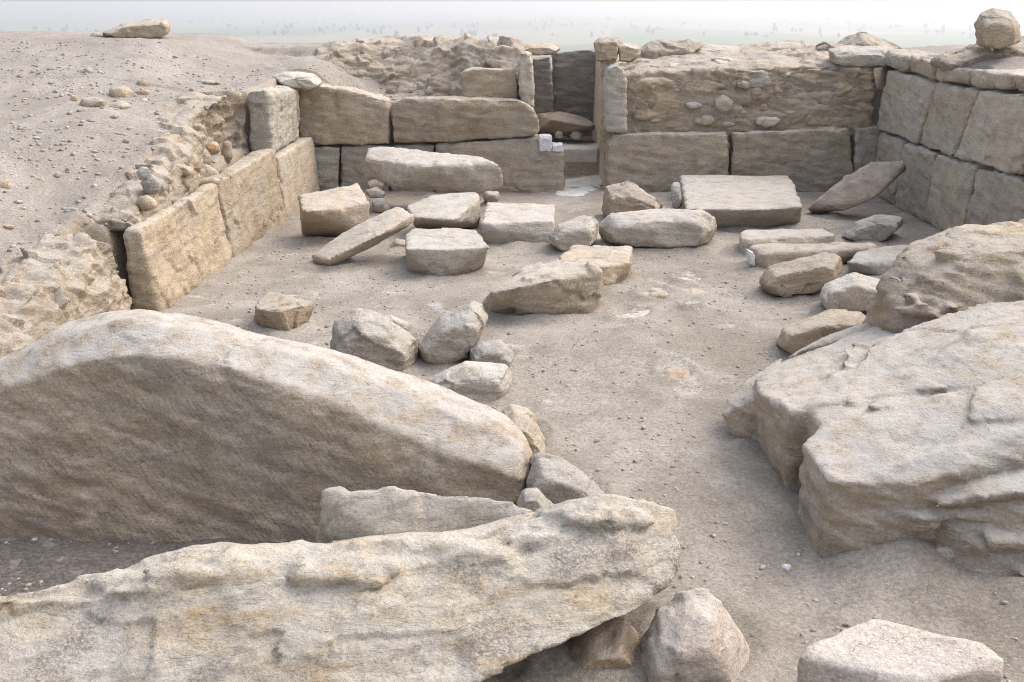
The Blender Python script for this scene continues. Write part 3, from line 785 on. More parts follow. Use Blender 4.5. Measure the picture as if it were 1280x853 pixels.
stone('stone_slab', "thin flat slab lying beyond the white ended beam", [(924, 291), (930, 287), (1028, 284), (1046, 293), (928, 299)], [(924, 318), (1045, 312), (960, 319)], fp=(925, 299, 318), mat='block', cat='slab', smooth=2)
boulder('pointed_stone', "grey pointed stone lying beside the thin flat slab", [(1050, 296), (1068, 277), (1095, 268), (1128, 271), (1130, 278), (1108, 300), (1070, 304)], 0.5, mat='greyst')
bmo = stone('stone_beam', "long squared beam with a chalk white end", [(935, 307), (960, 303), (1092, 303), (1098, 310), (950, 315)], [(938, 336), (962, 339), (1095, 326)], fp=(950, 315, 338), mat='block', cat='beam', smooth=2)
ye = T(942, 337, 0)[1]
panel('chalk_end', [(933, 311), (944, 316), (946, 335), (936, 333)], Y=ye - 0.035, th=0.08, mat='white', label="chalk white broken end of the beam", parent=bmo, ploc=tuple(bmo.location), vox=.01, amp=.012, freq=4)
stone('stone_slab', "flat grey slab running under the great boulder, next to the beam", [(1059, 328), (1070, 315), (1101, 307), (1174, 302), (1190, 306), (1150, 325), (1075, 329)], [(1060, 342), (1114, 350), (1150, 345)], fp=(1100, 328, 349), mat='greyst', cat='slab', smooth=3)
boulder('wedge_stone', "smooth wedge shaped stone lying before the white ended beam", [(948, 353), (960, 333), (1000, 322), (1038, 314), (1052, 321), (1054, 339), (1019, 367), (965, 371)], 0.6, mat='warm', amp=.02, inset=.75)
boulder('rounded_stone', "dumpy rounded stone close to the great knobbed boulder", [(1025, 372), (1031, 357), (1068, 340), (1111, 351), (1112, 385), (1075, 393), (1032, 388)], 0.65, mat='pale', amp=.025, inset=.75)
boulder('rounded_stone', "smooth half buried stone nearest the great block on the right", [(969, 430), (977, 408), (1038, 388), (1076, 388), (1090, 400), (1060, 430), (984, 444)], 0.7, mat='warm', amp=.02, inset=.75)
stone('thin_slab', "thin ragged slab sloping off the back of the great block", [(1000, 440, .34), (1040, 418, .44), (1100, 397, .62), (1108, 410, .58), (1060, 432, .42)], [(985, 449, .1), (1040, 447, .15), (1105, 430, .3)], mat='block', cat='slab', h=.4, zb=-.1, smooth=2, drop=False)
stone('angular_boulder', "largest angular boulder in mid court with a wide shaded front", [(612, 368, .32), (628, 356, .38), (660, 331, .45), (700, 325, .47), (746, 331, .50), (685, 351, .45), (750, 338, .46)],
      [(608, 380, .02), (616, 394), (698, 398), (735, 372, .08), (752, 352, .28)], mat='block', cat='boulder', h=.4, smooth=1, amp=.03, chip=1)
stone('stone_block', "chipped block just behind the largest angular boulder", [(698, 321), (714, 306), (791, 308), (787, 328), (750, 334), (705, 332)], [(755, 365), (786, 346, .02), (720, 362)], fp=(760, 333, 364), mat='warm', cat='block', smooth=1, amp=.03)
stone('small_block', "small tan block standing alone near the low left wall", [(320, 377), (336, 364), (380, 370), (394, 378), (350, 388), (321, 386)], [(317, 404, .02), (362, 417), (386, 402, .02), (330, 412)], fp=(355, 387, 416), mat='warm', cat='block', smooth=1, amp=.025, chip=1)
boulder('grey_boulder', "grey boulder just behind the tooled boulder's ridge", [(411, 432), (418, 402), (447, 385), (482, 394), (520, 426), (520, 450), (514, 466), (420, 470)], 0.6, foot=(470, 462), mat='pale', amp=.035)
boulder('pale_boulder', "pale egg shaped boulder beside the grey boulder", [(521, 432), (549, 395), (590, 375), (604, 382), (608, 396), (592, 430), (556, 456), (528, 450)], 0.55, mat='pale', amp=.03)
boulder('thin_slab', "thin slab peeping out behind the grey boulder", [(468, 402), (486, 392), (515, 402), (514, 413), (490, 418)], 0.35, foot=(500, 416), mat='pale', cat='slab', vox=.018)
boulder('buried_stone', "low dusty stone half buried behind the pale boulders", [(586, 436), (600, 426), (626, 423), (644, 442), (645, 462), (620, 474), (590, 465)], 0.5, foot=(620, 466), mat='greyst', amp=.03)
boulder('pale_boulder', "flat topped pale boulder tucked behind the tooled boulder's far slope", [(536, 476), (560, 460), (582, 452), (632, 458), (638, 482), (630, 500), (560, 510)], 0.6, foot=(600, 498), mat='pale', amp=.03)
# supports and small stones among the fallen blocks
SUP = [("flat stone wedged under the near corner of the long propped slab", [(458, 228), (470, 224), (482, 230), (480, 238), (462, 236)], 16.6, 'warm'),
       ("grey pad stone under the long propped slab", [(456, 238), (470, 233), (484, 240), (480, 248), (462, 248)], 16.4, 'greyst'),
       ("lowest grey stone under the long propped slab", [(464, 250), (478, 247), (489, 258), (486, 267), (466, 264)], 16.2, 'greyst'),
       ("light stone under the far end of the long propped slab", [(603, 244), (608, 238), (624, 240), (624, 252), (606, 252)], 16.9, 'pale'),
       ("small stone under the tilted tan block", [(421, 284), (428, 276), (440, 276), (440, 286), (428, 289)], 15.3, 'pale'),
       ("tiny stone at the foot of the tilted tan block", [(410, 292), (414, 284), (420, 284), (422, 292)], 15.1, 'greyst'),
       ("brown stone in the gap under the tilted plank like slab", [(480, 314), (495, 299), (510, 302), (508, 315)], 13.9, 'warm')]
for lab, sil, Y, m in SUP:
    boulder('prop_stone', lab, sil, 0.28, Y=Y, mat=m, amp=.014, vox=.016, cat='stone')
# stones almost buried in the floor
BUR = [("pale sunken stone nearest the flat thin slabs", [(838, 350), (856, 338), (884, 344), (882, 356), (850, 358)], 'pale'),
       ("low sunken stone right of the chipped block", [(790, 368), (815, 358), (842, 362), (840, 374), (800, 376)], 'warm'),
       ("white sunken stone in a row of three in mid court", [(846, 384), (860, 373), (880, 378), (876, 388)], 'white'),
       ("wide pale sunken patch of stone in mid court", [(754, 400), (780, 386), (816, 388), (814, 402), (770, 406)], 'white'),
       ("reddish brown stone sunk in the floor of mid court", [(818, 466), (838, 458), (870, 466), (868, 478), (836, 480)], 'rust'),
       ("tiny pale sunken stone next to the low sunken one", [(845, 368), (862, 360), (886, 364), (880, 372)], 'warm')]
for lab, sil, m in BUR:
    cu = np.mean(np.array(sil, float), 0); g0 = hit(*cu)[2]
    stone('sunken_stone', lab, [(u, v, g0 - .02) for u, v in sil] + [(cu[0] + (u - cu[0]) * .55, cu[1] + (v - cu[1]) * .55, g0 + .026) for u, v in sil], [(u, v, g0 - .02) for u, v in sil],
          mat='pale' if m == 'white' else m, h=0, zb=-.12, vox=.018, smooth=2, amp=.036, freq=3, drop=False)

# ------------------------------------------------------------------ the great boulders in front
def sect(u, r, l, m, b_, back=0.55):
    """ridge, lip, middle of the face, foot: (v, Y) each"""
    k = max(0.0, min(1.0, (640 - u) / 160.0))
    l = (l[0] - 4 * k, l[1] + 0.18 * k); m = (m[0] - 18 * k, m[1] - 0.06 * k)
    R, L, Mi, B = D(u, *r), D(u, *l), D(u, *m), D(u, *b_)
    bt = R + np.array([0, back, -0.22]); bb = np.array([R[0], R[1] + back + 0.1, -0.4])
    L2 = (R + L) / 2 + np.array([0, -0.06, 0.085])
    B2 = B + np.array([0, 0.3, -0.12])
    return [bb, bt, R, L2, L, Mi, B, B2]
A = [sect(-330, (640, 6.9), (690, 6.2), (770, 6.15), (840, 5.9)),
     sect(-140, (520, 7.0), (560, 6.3), (650, 6.35), (745, 6.1)),
     sect(0, (450, 7.1), (488, 6.35), (570, 6.45), (690, 6.28)),
     sect(70, (411, 7.15), (466, 6.3), (565, 6.45), (700, 6.26)),
     sect(150, (386, 7.15), (448, 6.3), (565, 6.45), (702, 6.24)),
     sect(250, (399, 7.1), (455, 6.25), (570, 6.42), (696, 6.22)),
     sect(400, (433, 7.0), (500, 6.2), (590, 6.35), (688, 6.2)),
     sect(520, (468, 6.9), (552, 6.15), (605, 6.25), (670, 6.15), .45),
     sect(610, (505, 6.75), (588, 6.12), (615, 6.18), (645, 6.1), .35),
     sect(650, (538, 6.6), (598, 6.12), (612, 6.15), (628, 6.12), .25)]
tip = [D(664, 566, 6.5), D(664, 566, 6.45), D(663, 568, 6.4), D(666, 580, 6.3), D(666, 592, 6.25), D(663, 600, 6.25), D(660, 606, 6.28), D(660, 604, 6.4)]
A.append(tip)
big = finish(loft_mesh(spline(A)), 'tooled_boulder', 'tooled', "huge tapering boulder whose hollow shaded face is covered in slanting pick marks", 'boulder', None, 0.022, 6, 0.04, 1.3, 0.5, 0.25, None, (0, 0, 0), (0.3, -0.2))

def sectB(u, t, lip, f1, f2, back=0.35):
    R, L, F1, F2 = D(u, *t), D(u, *lip), D(u, *f1), D(u, *f2)
    bb = np.array([R[0], R[1] + back, R[2] - 0.5]); bt = R + np.array([0, back * .7, -0.10])
    return [bb, bt, R, L, F1, F2, F2 + np.array([0, 0.35, -0.1])]
Bs = [sectB(-420, (830, 4.45), (850, 4.30), (960, 3.95), (1060, 3.6)),
      sectB(-180, (785, 4.50), (810, 4.35), (900, 4.05), (1020, 3.7)),
      sectB(0, (748, 4.55), (772, 4.40), (850, 4.12), (1000, 3.75)),
      sectB(100, (728, 4.6), (752, 4.45), (840, 4.12), (990, 3.75)),
      sectB(200, (695, 4.65), (725, 4.48), (830, 4.14), (980, 3.75)),
      sectB(300, (684, 4.68), (718, 4.5), (830, 4.14), (975, 3.75)),
      sectB(420, (679, 4.72), (712, 4.53), (815, 4.18), (950, 3.8)),
      sectB(520, (671, 4.76), (704, 4.57), (790, 4.27), (905, 3.92)),
      sectB(620, (660, 4.82), (694, 4.63), (765, 4.38), (840, 4.12)),
      sectB(700, (640, 4.9), (676, 4.72), (740, 4.48), (805, 4.28)),
      sectB(765, (622, 4.98), (655, 4.82), (715, 4.60), (780, 4.4), .3),
      sectB(815, (628, 5.0), (655, 4.88), (702, 4.72), (752, 4.55), .2)]
tb = [D(846, 640, 5.05), D(846, 638, 5.0), D(845, 636, 4.97), D(848, 652, 4.92), D(847, 678, 4.84), D(838, 715, 4.75), D(838, 705, 4.9)]
Bs.append(tb)
rb = random.Random(9)
bm = bmesh.new(); m0 = loft_mesh(spline(Bs)); bm.from_mesh(m0); bpy.data.meshes.remove(m0)
for i in range(44):             # broken ledge along its upper edge
    f = rb.uniform(0.4, len(Bs) - 3.0); a_, t = int(f), f - int(f)
    R_, L_ = (np.array(Bs[a_][j]) * (1 - t) + np.array(Bs[a_ + 1][j]) * t for j in (2, 3))
    c = R_ * (1 - (w := rb.uniform(.25, 1.15))) + L_ * w
    sx, sy, sz = rb.uniform(.10, .28), rb.uniform(.05, .10), rb.uniform(.03, .065)
    m0 = hull_mesh([c + np.array([rb.uniform(-1, 1) * sx, rb.uniform(-1, 1) * sy, rb.uniform(-1, .8) * sz + rb.uniform(-1, 1) * .02]) for _ in range(12)])
    bm.from_mesh(m0); bpy.data.meshes.remove(m0)
mB = bpy.data.meshes.new("solid"); bm.to_mesh(mB); bm.free()
finish(mB, 'ledge_boulder', 'ochre', "long pale ochre veined boulder jutting across the foreground corner", 'boulder', None, 0.018, 2, 0.042, 1.8, 0.8, 0.35, None, (0, 0, 0), (-0.25, 0.35))

stone('wedged_slab', "flat topped pale slab wedged between the two huge boulders", [(404, 612, .62), (430, 607, .64), (560, 615, .62), (640, 627, .57), (672, 645, .5), (402, 664, .43), (480, 690, .38), (600, 694, .34), (690, 690, .30)],
      [(402, 676, .22), (405, 740, -.2), (560, 760, -.2), (690, 720, -.1)], mat='pale', cat='slab', h=.5, zb=-.1, smooth=1, amp=.026, chip=.8)
boulder('brown_boulder', "brown boulder showing behind the tooled boulder's pointed end", [(620, 520), (640, 503), (660, 510), (684, 545), (692, 570), (680, 585), (640, 590)], 0.6, Y=7.3, mat='warm', amp=.04)
boulder('grey_boulder', "grey gritty boulder lying off the tooled boulder's pointed end", [(655, 590), (672, 566), (700, 572), (740, 592), (762, 618), (755, 640), (690, 650), (660, 640)], 0.6, Y=6.35, mat='greyst', amp=.035)
boulder('small_stone', "small lavender grey stone squeezed under the tooled boulder's tip", [(645, 632), (655, 612), (672, 610), (690, 634), (684, 650), (655, 650)], 0.35, Y=5.9, mat='greyst', cat='stone', amp=.02)
boulder('sandy_boulder', "warm sandy boulder under the jutting end of the veined boulder", [(676, 870), (690, 820), (735, 782), (782, 768), (806, 796), (832, 842), (856, 900), (760, 940)], 0.6, Y=4.72, mat='sand', amp=.035, inset=.8)
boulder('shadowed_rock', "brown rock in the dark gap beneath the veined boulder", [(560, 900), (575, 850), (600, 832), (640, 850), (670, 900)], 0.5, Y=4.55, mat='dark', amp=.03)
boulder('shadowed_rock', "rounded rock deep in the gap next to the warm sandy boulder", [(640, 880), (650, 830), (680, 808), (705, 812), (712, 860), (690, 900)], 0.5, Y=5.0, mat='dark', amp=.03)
boulder('pale_boulder', "upright cream boulder standing at the front edge of the court", [(806, 800), (825, 765), (852, 742), (880, 738), (900, 752), (918, 788), (938, 830), (945, 900), (870, 940), (820, 900), (815, 840)], 0.7, Y=4.62, mat='cream', amp=.035, inset=.72, smooth=2, chip=1.0)
stone('stone_block', "flat topped pinkish block at the front edge of the court", [(1000, 822, .36), (1010, 808, .38), (1088, 771, .42), (1232, 800, .42), (1256, 824, .40), (1248, 840, .36), (1150, 856, .36), (1010, 830, .34)],
      [(1000, 880, .0), (1060, 935, .0), (1240, 915, .0), (1254, 850, .18)], mat='cream', cat='block', h=.4, zb=-.05, smooth=1, amp=.018)

# the great block on the right: several solids grown into one
def union_mesh(hulls):
    bm = bmesh.new()
    for h_ in hulls:
        m = hull_mesh([np.array(p, float) for p in h_]); bm.from_mesh(m); bpy.data.meshes.remove(m)
    me = bpy.data.meshes.new("solid"); bm.to_mesh(me); bm.free()
    return me
Hs = [[(1.76, 6.45, -.1), (1.75, 7.15, -.1), (1.95, 7.9, -.1), (4.6, 8.3, -.1), (4.6, 6.45, -.1), (1.75, 6.45, .56), (1.68, 7.1, .45), (1.75, 7.5, .40), (2.1, 7.95, .40), (3.0, 8.3, .62), (2.6, 6.45, .70), (3.2, 7.2, .88), (4.6, 6.45, 1.08), (4.6, 8.3, 1.05)],
      [(1.9, 5.85, -.1), (1.88, 6.55, -.1), (1.88, 6.5, .56), (1.87, 5.85, .54), (2.5, 6.5, .68), (2.4, 5.85, .64), (4.6, 5.8, 1.0), (4.6, 6.6, 1.08), (4.6, 5.8, -.1), (4.6, 6.6, -.1)],
      [(1.70, 5.44, -.1), (1.75, 6.12, -.1), (1.73, 5.50, .50), (1.72, 6.05, .50), (1.95, 6.3, .57), (2.22, 5.36, .56), (2.25, 5.95, .66), (2.78, 5.55, .78), (3.2, 6.2, .90), (2.05, 5.42, -.1), (2.9, 5.75, -.1), (3.6, 5.6, .86), (3.6, 6.3, .95), (3.6, 5.8, -.1)],
      [(2.32, 5.42, .36), (2.75, 5.30, .52), (3.3, 5.22, .68), (4.6, 4.95, .82), (4.6, 5.9, .9), (2.4, 5.8, .40), (2.36, 5.36, -.1), (2.55, 5.12, -.1), (2.75, 4.98, -.1), (3.2, 4.86, -.1), (4.6, 4.55, -.1), (4.6, 5.9, -.1), (2.4, 5.9, -.1)],
      [(2.25, 5.32, .44), (2.5, 5.28, .52), (2.75, 5.25, .56), (2.8, 5.6, .62), (2.3, 5.6, .55), (2.4, 5.4, .40), (2.7, 5.4, .42)],
      [D(903, 518, 7.45), D(907, 500, 7.6), D(930, 482, 7.7), D(965, 470, 7.8), D(958, 530, 7.35), D(945, 547, 7.25), D(915, 549, 7.35), (2.1, 8.1, .38), (2.0, 8.0, -.1), (1.8, 7.2, .40), (1.8, 7.2, -.05)],
      [(2.2, 6.75, .63), (2.5, 7.35, .72), (3.4, 7.7, .93), (4.5, 7.3, 1.15), (4.5, 6.7, 1.16), (3.0, 6.55, .88), (2.6, 6.6, .76), (2.6, 7.0, .4), (4.4, 7.0, .7)],
      [(2.55, 5.75, .76), (2.75, 6.15, .84), (3.4, 6.25, .98), (4.5, 6.0, 1.1), (4.5, 5.6, 1.02), (3.0, 5.6, .86), (3.0, 5.9, .5), (4.4, 5.9, .7)],
      [(2.35, 6.5, .66), (3.0, 6.9, .92), (4.6, 6.9, 1.2), (4.6, 6.1, 1.14), (3.1, 6.05, .90), (3.3, 7.4, .9), (4.6, 8.0, 1.1), (3, 6.5, .3)]]
rp = random.Random(4)
def plate(c, sx, sy, sz):
    return [np.array(c) + np.array([rp.uniform(-1, 1) * sx, rp.uniform(-1, 1) * sy, rp.uniform(-1, 1) * sz]) for _ in range(11)]
for i in range(64):             # flaking beds on its broken front
    x = rp.uniform(2.0, 4.2); z = rp.uniform(.02, .46)
    yb_ = np.interp(x, [1.9, 2.36, 2.75, 3.2, 4.6], [5.45, 5.36, 4.98, 4.86, 4.55]); yl_ = np.interp(x, [1.9, 2.3, 3.3, 4.6], [5.44, 5.42, 5.22, 4.95])
    Hs.append(plate((x, yb_ + (yl_ - yb_) * z / .5 + rp.uniform(-.03, .05), z), rp.uniform(.08, .26), rp.uniform(.05, .11), rp.uniform(.02, .05)))
for i in range(16):             # thin beds lying on its top
    t = rp.random(); x = 2.2 + 2 * t; y = rp.uniform(5.9, 7.6)
    Hs.append(plate((x, y, .455 + .27 * (x - 1.7) * .92), rp.uniform(.15, .4), rp.uniform(.1, .25), rp.uniform(.02, .04)))
finish(union_mesh(Hs), 'great_block', 'great', "great weathered block with a straight cut edge facing the court path", 'boulder', None, 0.017, 0, 0.026, 1.5, 0.9, 0.4, None, (0, 0, 0), (0.35, 0.1))
kn = [[(2.78, 8.35, .3), (2.80, 7.75, .3), (2.86, 8.3, .95), (2.85, 7.8, .80), (3.05, 8.3, 1.16), (3.1, 7.9, 1.05), (3.5, 8.5, 1.32), (3.6, 8.0, 1.24), (4.2, 8.6, 1.30), (4.3, 8.0, 1.24), (5.0, 8.5, 1.26), (5.0, 8.0, 1.2),
       (3.2, 7.6, .6), (3.9, 7.55, .7), (5.0, 7.5, .7), (5.0, 9.2, .3), (3.0, 9.0, .3), (3.3, 8.9, 1.1), (4.5, 9.1, 1.3), (5.0, 7.5, .3), (2.9, 7.6, .3)],
      [(3.45, 7.6, .6), (3.7, 7.45, .95), (4.3, 7.5, 1.12), (4.8, 7.6, 1.1), (3.7, 7.9, 1.15), (4.6, 8.0, 1.2), (4.7, 7.4, .6), (3.5, 7.9, .6)]]
for i in range(26):
    x = rp.uniform(2.85, 4.6); y = rp.uniform(7.55, 8.1); kn.append(plate((x, y, .62 + (y - 7.5) * 1.0 + .1 * (x - 3)), rp.uniform(.06, .2), rp.uniform(.05, .12), rp.uniform(.03, .06)))
finish(union_mesh(kn), 'knobbed_boulder', 'knob', "great knobbed boulder standing on the rear of the weathered block", 'boulder', None, 0.02, 1, 0.03, 1.8, 1.0, 0.7, None, (0, 0, 0), (0.3, 0.2))

# ------------------------------------------------------------------ stones on the left bank
boulder('flat_slab', "flat tan slab lying on the skyline of the grey bank", [(125, 42), (150, 31), (205, 24), (212, 26), (213, 38), (204, 46), (140, 48)], 0.8, Y=19.6, mat='warm', cat='slab', inset=.85, smooth=2)
boulder('small_stone', "small dark stone beside the flat slab on the skyline", [(113, 47), (118, 42), (128, 43), (130, 48)], 0.25, Y=19.5, mat='greyst', cat='stone', vox=.015)
boulder('small_stone', "lone grey pebble sized stone on the skyline, farther from the slab", [(85, 49), (87, 44), (94, 44), (96, 50)], 0.15, Y=19.5, mat='greyst', cat='stone', vox=.015)
def lump(name, label, u, vb, w, h_, mat, group=None, cat='stone', sink=0.25, rs=None, at=None):
    p = hit(u, vb) if at is None else X(u, vb, at); r = rs or rnd
    dist = p[1] / ray(u, vb)[1]; a, c = w / F * dist / 2, h_ / F * dist
    pts = []
    for i in range(26):
        th, ph = r.uniform(0, 2 * math.pi), math.asin(r.uniform(-1, 1))
        s = r.uniform(.85, 1.08)
        pts.append(p + np.array([a * s * math.cos(th) * math.cos(ph), a * .8 * s * math.sin(th) * math.cos(ph), c * (.5 - sink) + c * .55 * s * math.sin(ph)]))
    size = max(a * 2, c)
    return finish(hull_mesh(pts), name, mat, label, cat, group, max(size / 16, .006), 1, size * .035, 1.2 / size * .6, .5, .8, None, (0, 0, 0))
BANK = [("upright grey stone standing alone high on the bank", 110, 91, 15, 13, 'greyst'), ("small rust orange stone on the bank", 92, 125, 9, 11, 'rust'),
        ("long tan stone of the small heap high on the bank", 150, 119, 34, 17, 'warm'), ("grey stone topping the small heap high on the bank", 178, 106, 20, 12, 'greyst'),
        ("orange tinted stone of the small heap high on the bank", 179, 118, 17, 11, 'rust'), ("flat pale stone lowest in the small heap high on the bank", 148, 134, 28, 11, 'pale'),
        ("flat grey half buried stone left of the small heap", 118, 131, 34, 17, 'greyst'), ("tiny white chip right of the small heap", 181, 126, 7, 5, 'white'),
        ("flat white stone lying alone at mid bank", 201, 184, 15, 7, 'white'), ("pale flat stone low on the open bank", 90, 264, 18, 10, 'pale'),
        ("rust stained stone at the picture's edge of the bank", 6, 232, 18, 16, 'rust'), ("thin dark stone far up the bank", 77, 85, 11, 4, 'greyst'),
        ("brown stone at the bank's far shoulder", 262, 105, 30, 9, 'warm')]
for lab, u, v, w, h_, m in BANK:
    lump('bank_stone', lab, u, v, w * 1.15, h_ * 1.2, m if m != 'greyst' else 'block', sink=.48)
rk = random.Random(31)
for i in range(40):
    u, v = rk.uniform(5, 250), rk.uniform(70, 290)
    if u > 330 - v * .75: continue
    w = rk.uniform(4, 10) * (0.6 + v / 250)
    lump('scattered_stone', "small loose stone lying among others on the open grey bank", u, v, w, w * rk.uniform(.4, .7), rk.choice(('block', 'pale', 'warm', 'rust', 'greyst')), "small stones scattered on the grey bank", sink=.35, rs=rk)
G_R = "rubble stones spilling over the low left wall"
for lab, u, v, w, h_, m in [("large tan rubble stone topmost of the spill", 228, 218, 30, 16, 'warm'), ("grey rounded rubble stone in the spill", 190, 238, 26, 20, 'greyst'),
        ("tall white rubble stone set upright in the spill", 208, 240, 14, 24, 'pale'), ("square tan rubble stone in the spill's middle", 230, 237, 20, 20, 'warm'),
        ("pale rubble stone low in the spill by the wall top", 231, 249, 16, 14, 'pale'), ("ochre rubble stone lowest of the spill", 184, 258, 26, 18, 'rust'),
        ("big earthy rubble lump in the spill", 258, 232, 34, 34, 'earth'), ("white slanting stone on the wall top near the upright block", 294, 221, 18, 20, 'pale'),
        ("small white stone on the wall top nearest the upright block", 308, 212, 15, 13, 'pale'), ("ochre stone high in the spill", 266, 190, 22, 16, 'rust'),
        ("brown lump below the dark cavity", 285, 200, 16, 28, 'earth'), ("grey stone in the mouth of the dark cavity", 325, 165, 14, 8, 'greyst'),
        ("round stone at the back of the spill", 180, 222, 20, 16, 'greyst'), ("thin stone beside the tall white one", 214, 247, 14, 10, 'warm'),
        ("tan stone at the rim over the dark cavity", 248, 162, 16, 10, 'rust'), ("upright stone at the dark crevice's rim", 160, 288, 14, 16, 'warm'),
        ("stone capping the dark crevice", 150, 286, 12, 12, 'pale'), ("slab fragment slipped into the dark crevice", 168, 372, 8, 48, 'greyst')]:
    lump('rubble_stone', lab, u, v, w * 1.1, h_ * 1.1, m, G_R, at=-3.84 if v < 280 else None)
# loose stones in the hollow behind the back wall
G_H = "loose stones in the hollow behind the back wall"
rh = random.Random(11)
for i in range(26):
    u, v = rh.uniform(500, 578), rh.uniform(78, 120)
    lump('loose_stone', "loose pale stone in the rubble hollow behind the back wall", u, v, rh.uniform(6, 14), rh.uniform(4, 9), rh.choice(('pale', 'block', 'greyst')), G_H, rs=rh)
# loose stones on the court floor
for lab, u, v, w, h_, m in [("white chip lying before the great block's cut corner", 983, 712, 18, 10, 'white'), ("small white pebble against the great block's cut corner", 998, 696, 8, 8, 'white'),
        ("dark stone lying on the path near the pinkish block", 1057, 784, 12, 8, 'greyst'), ("small grey stone perched on the path between the front blocks", 1001, 795, 8, 7, 'greyst')]:
    lump('loose_stone', lab, u, v, w, h_, m)

# ------------------------------------------------------------------ gravel strewn over the ground
def gravel(name, n, region, smin, smax, seed, label):
    r = np.random.default_rng(seed)
    x = r.uniform(region[0], region[1], n); y = region[2] + (region[3] - region[2]) * r.random(n) ** 1.4
    P = np.stack([x, y, np.zeros(n)], 1)
    keep = fbm(P * 0.9, 3, seed) + r.uniform(-.35, .45, n) > 0
    x, y = x[keep], y[keep]; n = len(x)
    z = ground_h(x, y)
    s = smin + (smax - smin) * r.random(n) ** 5
    bm = bmesh.new(); bmesh.ops.create_icosphere(bm, subdivisions=1, radius=1.0)
    bv = np.array([v.co for v in bm.verts]); bf = np.array([[v.index for v in f.verts] for f in bm.faces]); bm.free()
    k = len(bv)
    sc = np.stack([r.uniform(.8, 1.3, n), r.uniform(.7, 1.1, n), r.uniform(.4, .8, n)], 1) * s[:, None]
    a = r.uniform(0, 6.28, n); ca, sa = np.cos(a)[:, None], np.sin(a)[:, None]
    j = bv[None] * (1 + r.uniform(-.28, .2, (n, k, 1)))
    j = j * sc[:, None, :]
    jx, jy = j[..., 0] * ca - j[..., 1] * sa, j[..., 0] * sa + j[..., 1] * ca
    VV = np.stack([jx + x[:, None], jy + y[:, None], j[..., 2] + z[:, None] + (sc[:, 2] * .3)[:, None]], -1).reshape(-1, 3)
    FF = (bf[None] + (np.arange(n) * k)[:, None, None]).reshape(-1, 3)
    me = bpy.data.meshes.new(name)
    me.vertices.add(len(VV)); me.vertices.foreach_set("co", VV.ravel())
    me.loops.add(FF.size); me.loops.foreach_set("vertex_index", FF.ravel().astype(np.int32))
    me.polygons.add(len(FF)); me.polygons.foreach_set("loop_start", np.arange(0, FF.size, 3, dtype=np.int32))
    me.update(calc_edges=True)
    me.materials.append(M['gravel'])
    o = bpy.data.objects.new(name, me); COL.objects.link(o)
    tag(o, label, 'gravel', kind='stuff')
gravel('gravel', 26000, (-3.2, 5.8, 4.2, 15.5), .004, .022, 3, "fine gravel and chips strewn over the court floor")
gravel('gravel', 14000, (-9.0, -3.9, 8.0, 18.5), .006, .035, 4, "loose gravel and chips strewn over the grey bank")
gravel('gravel', 1800, (-3.4, 0.2, 18.7, 20.4), .008, .035, 5, "broken stone chips lying in the hollow behind the back wall")
gravel('gravel', 5000, (-4.3, -1.0, 5.0, 6.3), .004, .024, 6, "dark stone crumbs lying between the two huge boulders")

# ------------------------------------------------------------------ the plain: trees and smoke in the haze
def blob(seed, r, flat):
    bm = bmesh.new(); bmesh.ops.create_icosphere(bm, subdivisions=3, radius=1.0)
    v = np.array([x.co for x in bm.verts])
    d = 1 + 0.55 * fbm(v * 1.9 + seed, 3, seed) + 0.25 * fbm(v * 6, 2, seed + 3)
    for x, k in zip(bm.verts, d): x.co = (x.co.x * k * r, x.co.y * k * r, x.co.z * k * flat)
    me = bpy.data.meshes.new("crown"); bm.to_mesh(me); bm.free()
    me.materials.append(M['leaf']); return me
def trunk(h_, r):
    bm = bmesh.new(); bmesh.ops.create_cone(bm, cap_ends=True, segments=8, radius1=r, radius2=r * .6, depth=h_)
    for x in bm.verts: x.co.z += h_ / 2
    me = bpy.data.meshes.new("trunk"); bm.to_mesh(me); bm.free()
    me.materials.append(M['bark']); return me
protos = []
for k, (r, fl, th) in enumerate(((4.5, 5.0, 4.0), (6.5, 4.5, 3.5), (3.2, 7.0, 4.5))):
    protos.append((blob(k + 1, r, fl), trunk(th + 1, .4), th + fl * .8))
rt_ = random.Random(21)
n_t = 0
clus = [(rt_.uniform(230, 1230), rt_.uniform(20, 46)) for _ in range(40)]
while n_t < 270:
    if rt_.random() < .7:
        c = rt_.choice(clus); u, v = c[0] + rt_.gauss(0, 16), c[1] + rt_.gauss(0, 1.5)
    else:
        u, v = rt_.uniform(20, 1270), rt_.uniform(18, 50)
    if v < 15: continue
    p = T(u, v, -60.0)
    if p[1] > 9000 or p[1] < 1500: continue
    me_c, me_t, zc = rt_.choice(protos)
    o = bpy.data.objects.new("tree", None); COL.objects.link(o)
    o.location = p; s = rt_.uniform(.35, 1.0) * (1.5 if rt_.random() < .12 else 1); o.scale = (s, s, s); o.rotation_euler = (0, 0, rt_.uniform(0, 6.28))
    tag(o, "faint distant tree on the hazy plain far below", 'tree', "trees on the hazy plain")
    for nm, m_, z in (("crown", me_c, zc), ("trunk", me_t, -0.3)):
        q = bpy.data.objects.new(nm, m_); COL.objects.link(q); q.parent = o; q.location = (0, 0, z)
    n_t += 1

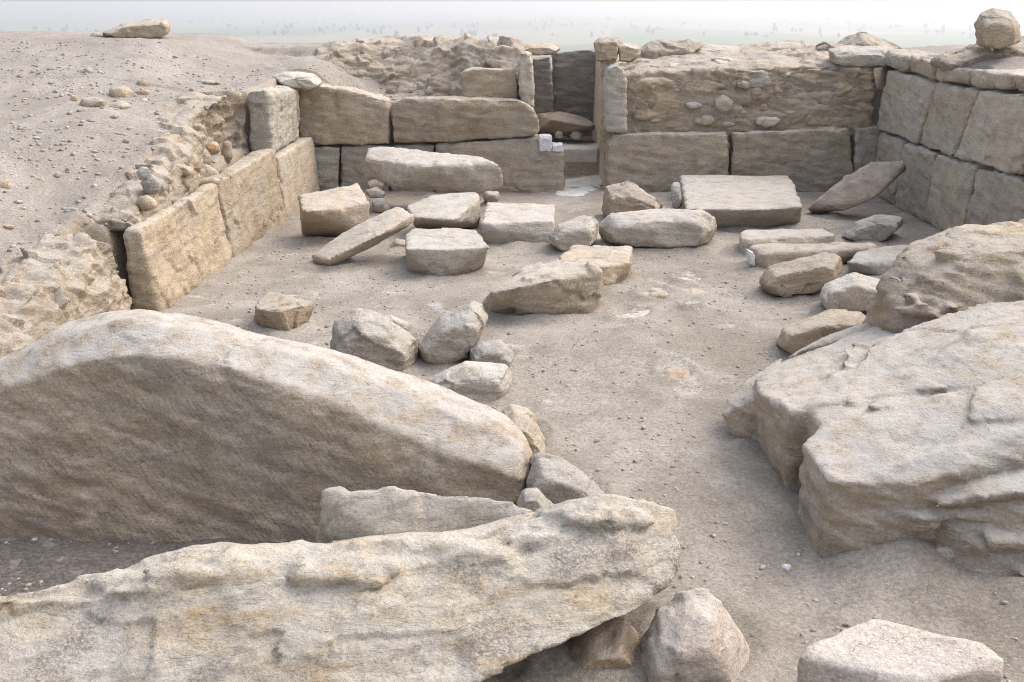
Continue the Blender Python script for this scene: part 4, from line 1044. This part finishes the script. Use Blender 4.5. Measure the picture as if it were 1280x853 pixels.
ms = bpy.data.materials.new("smoke_air"); ms.use_nodes = True
nt = ms.node_tree; nt.nodes.clear()
ou = nt.nodes.new("ShaderNodeOutputMaterial"); pv = nt.nodes.new("ShaderNodeVolumePrincipled")
pv.inputs["Color"].default_value = (0.97, 0.97, 0.97, 1); pv.inputs["Density"].default_value = 0.035
nt.links.new(pv.outputs[0], ou.inputs["Volume"])
st = []
for (u, v, r) in ((1071, 35, 2), (1060, 33, 5), (1040, 30, 9), (1015, 28, 11), (985, 28, 12), (955, 29, 9), (930, 30, 4)):
    c = D(u, v, 2900)
    st.append([c + np.array([0, r * 1.2 * math.cos(a), r * math.sin(a)]) for a in np.arange(8) * math.pi / 4])
me = loft_mesh(spline(st)); me.materials.append(ms)
sm_o = bpy.data.objects.new("smoke", me); COL.objects.link(sm_o)
tag(sm_o, "thin white smoke drifting over the distant fields", "smoke", kind='stuff')

# ------------------------------------------------------------------ dirt that has drifted up round the stones on the floor
gv = np.empty(len(go.data.vertices) * 3); go.data.vertices.foreach_get("co", gv); gv = gv.reshape(-1, 3)
add = np.zeros(len(gv))
for o in list(COL.objects):
    if o.type == 'MESH' and o.get('category') in ('block', 'slab', 'rock', 'boulder', 'stone', 'beam') and o.location.z < 0.06 and -3.4 < o.location.x < 6:
        c = np.array([v.co for v in o.data.vertices]) + np.array(o.location)
        lowp = c[(c[:, 2] < 0.12)]
        if len(lowp) < 8: continue
        m = lowp[:, :2].mean(0); cov = np.cov((lowp[:, :2] - m).T) + np.eye(2) * 1e-4
        L = np.linalg.inv(cov)
        near = (np.abs(gv[:, 0] - m[0]) < 2.5) & (np.abs(gv[:, 1] - m[1]) < 2.5)
        q = gv[near][:, :2] - m
        rho = np.sqrt(np.einsum('ij,jk,ik->i', q, L, q)) / 1.8
        w = 0.05 * np.exp(-((rho - 0.95) / 0.22) ** 2) * (0.7 + 1.2 * fbm(gv[near] * 3, 2, 91))
        add[near] = np.maximum(add[near], w)
gv[:, 2] += add
go.data.vertices.foreach_set("co", gv.ravel()); go.data.update()
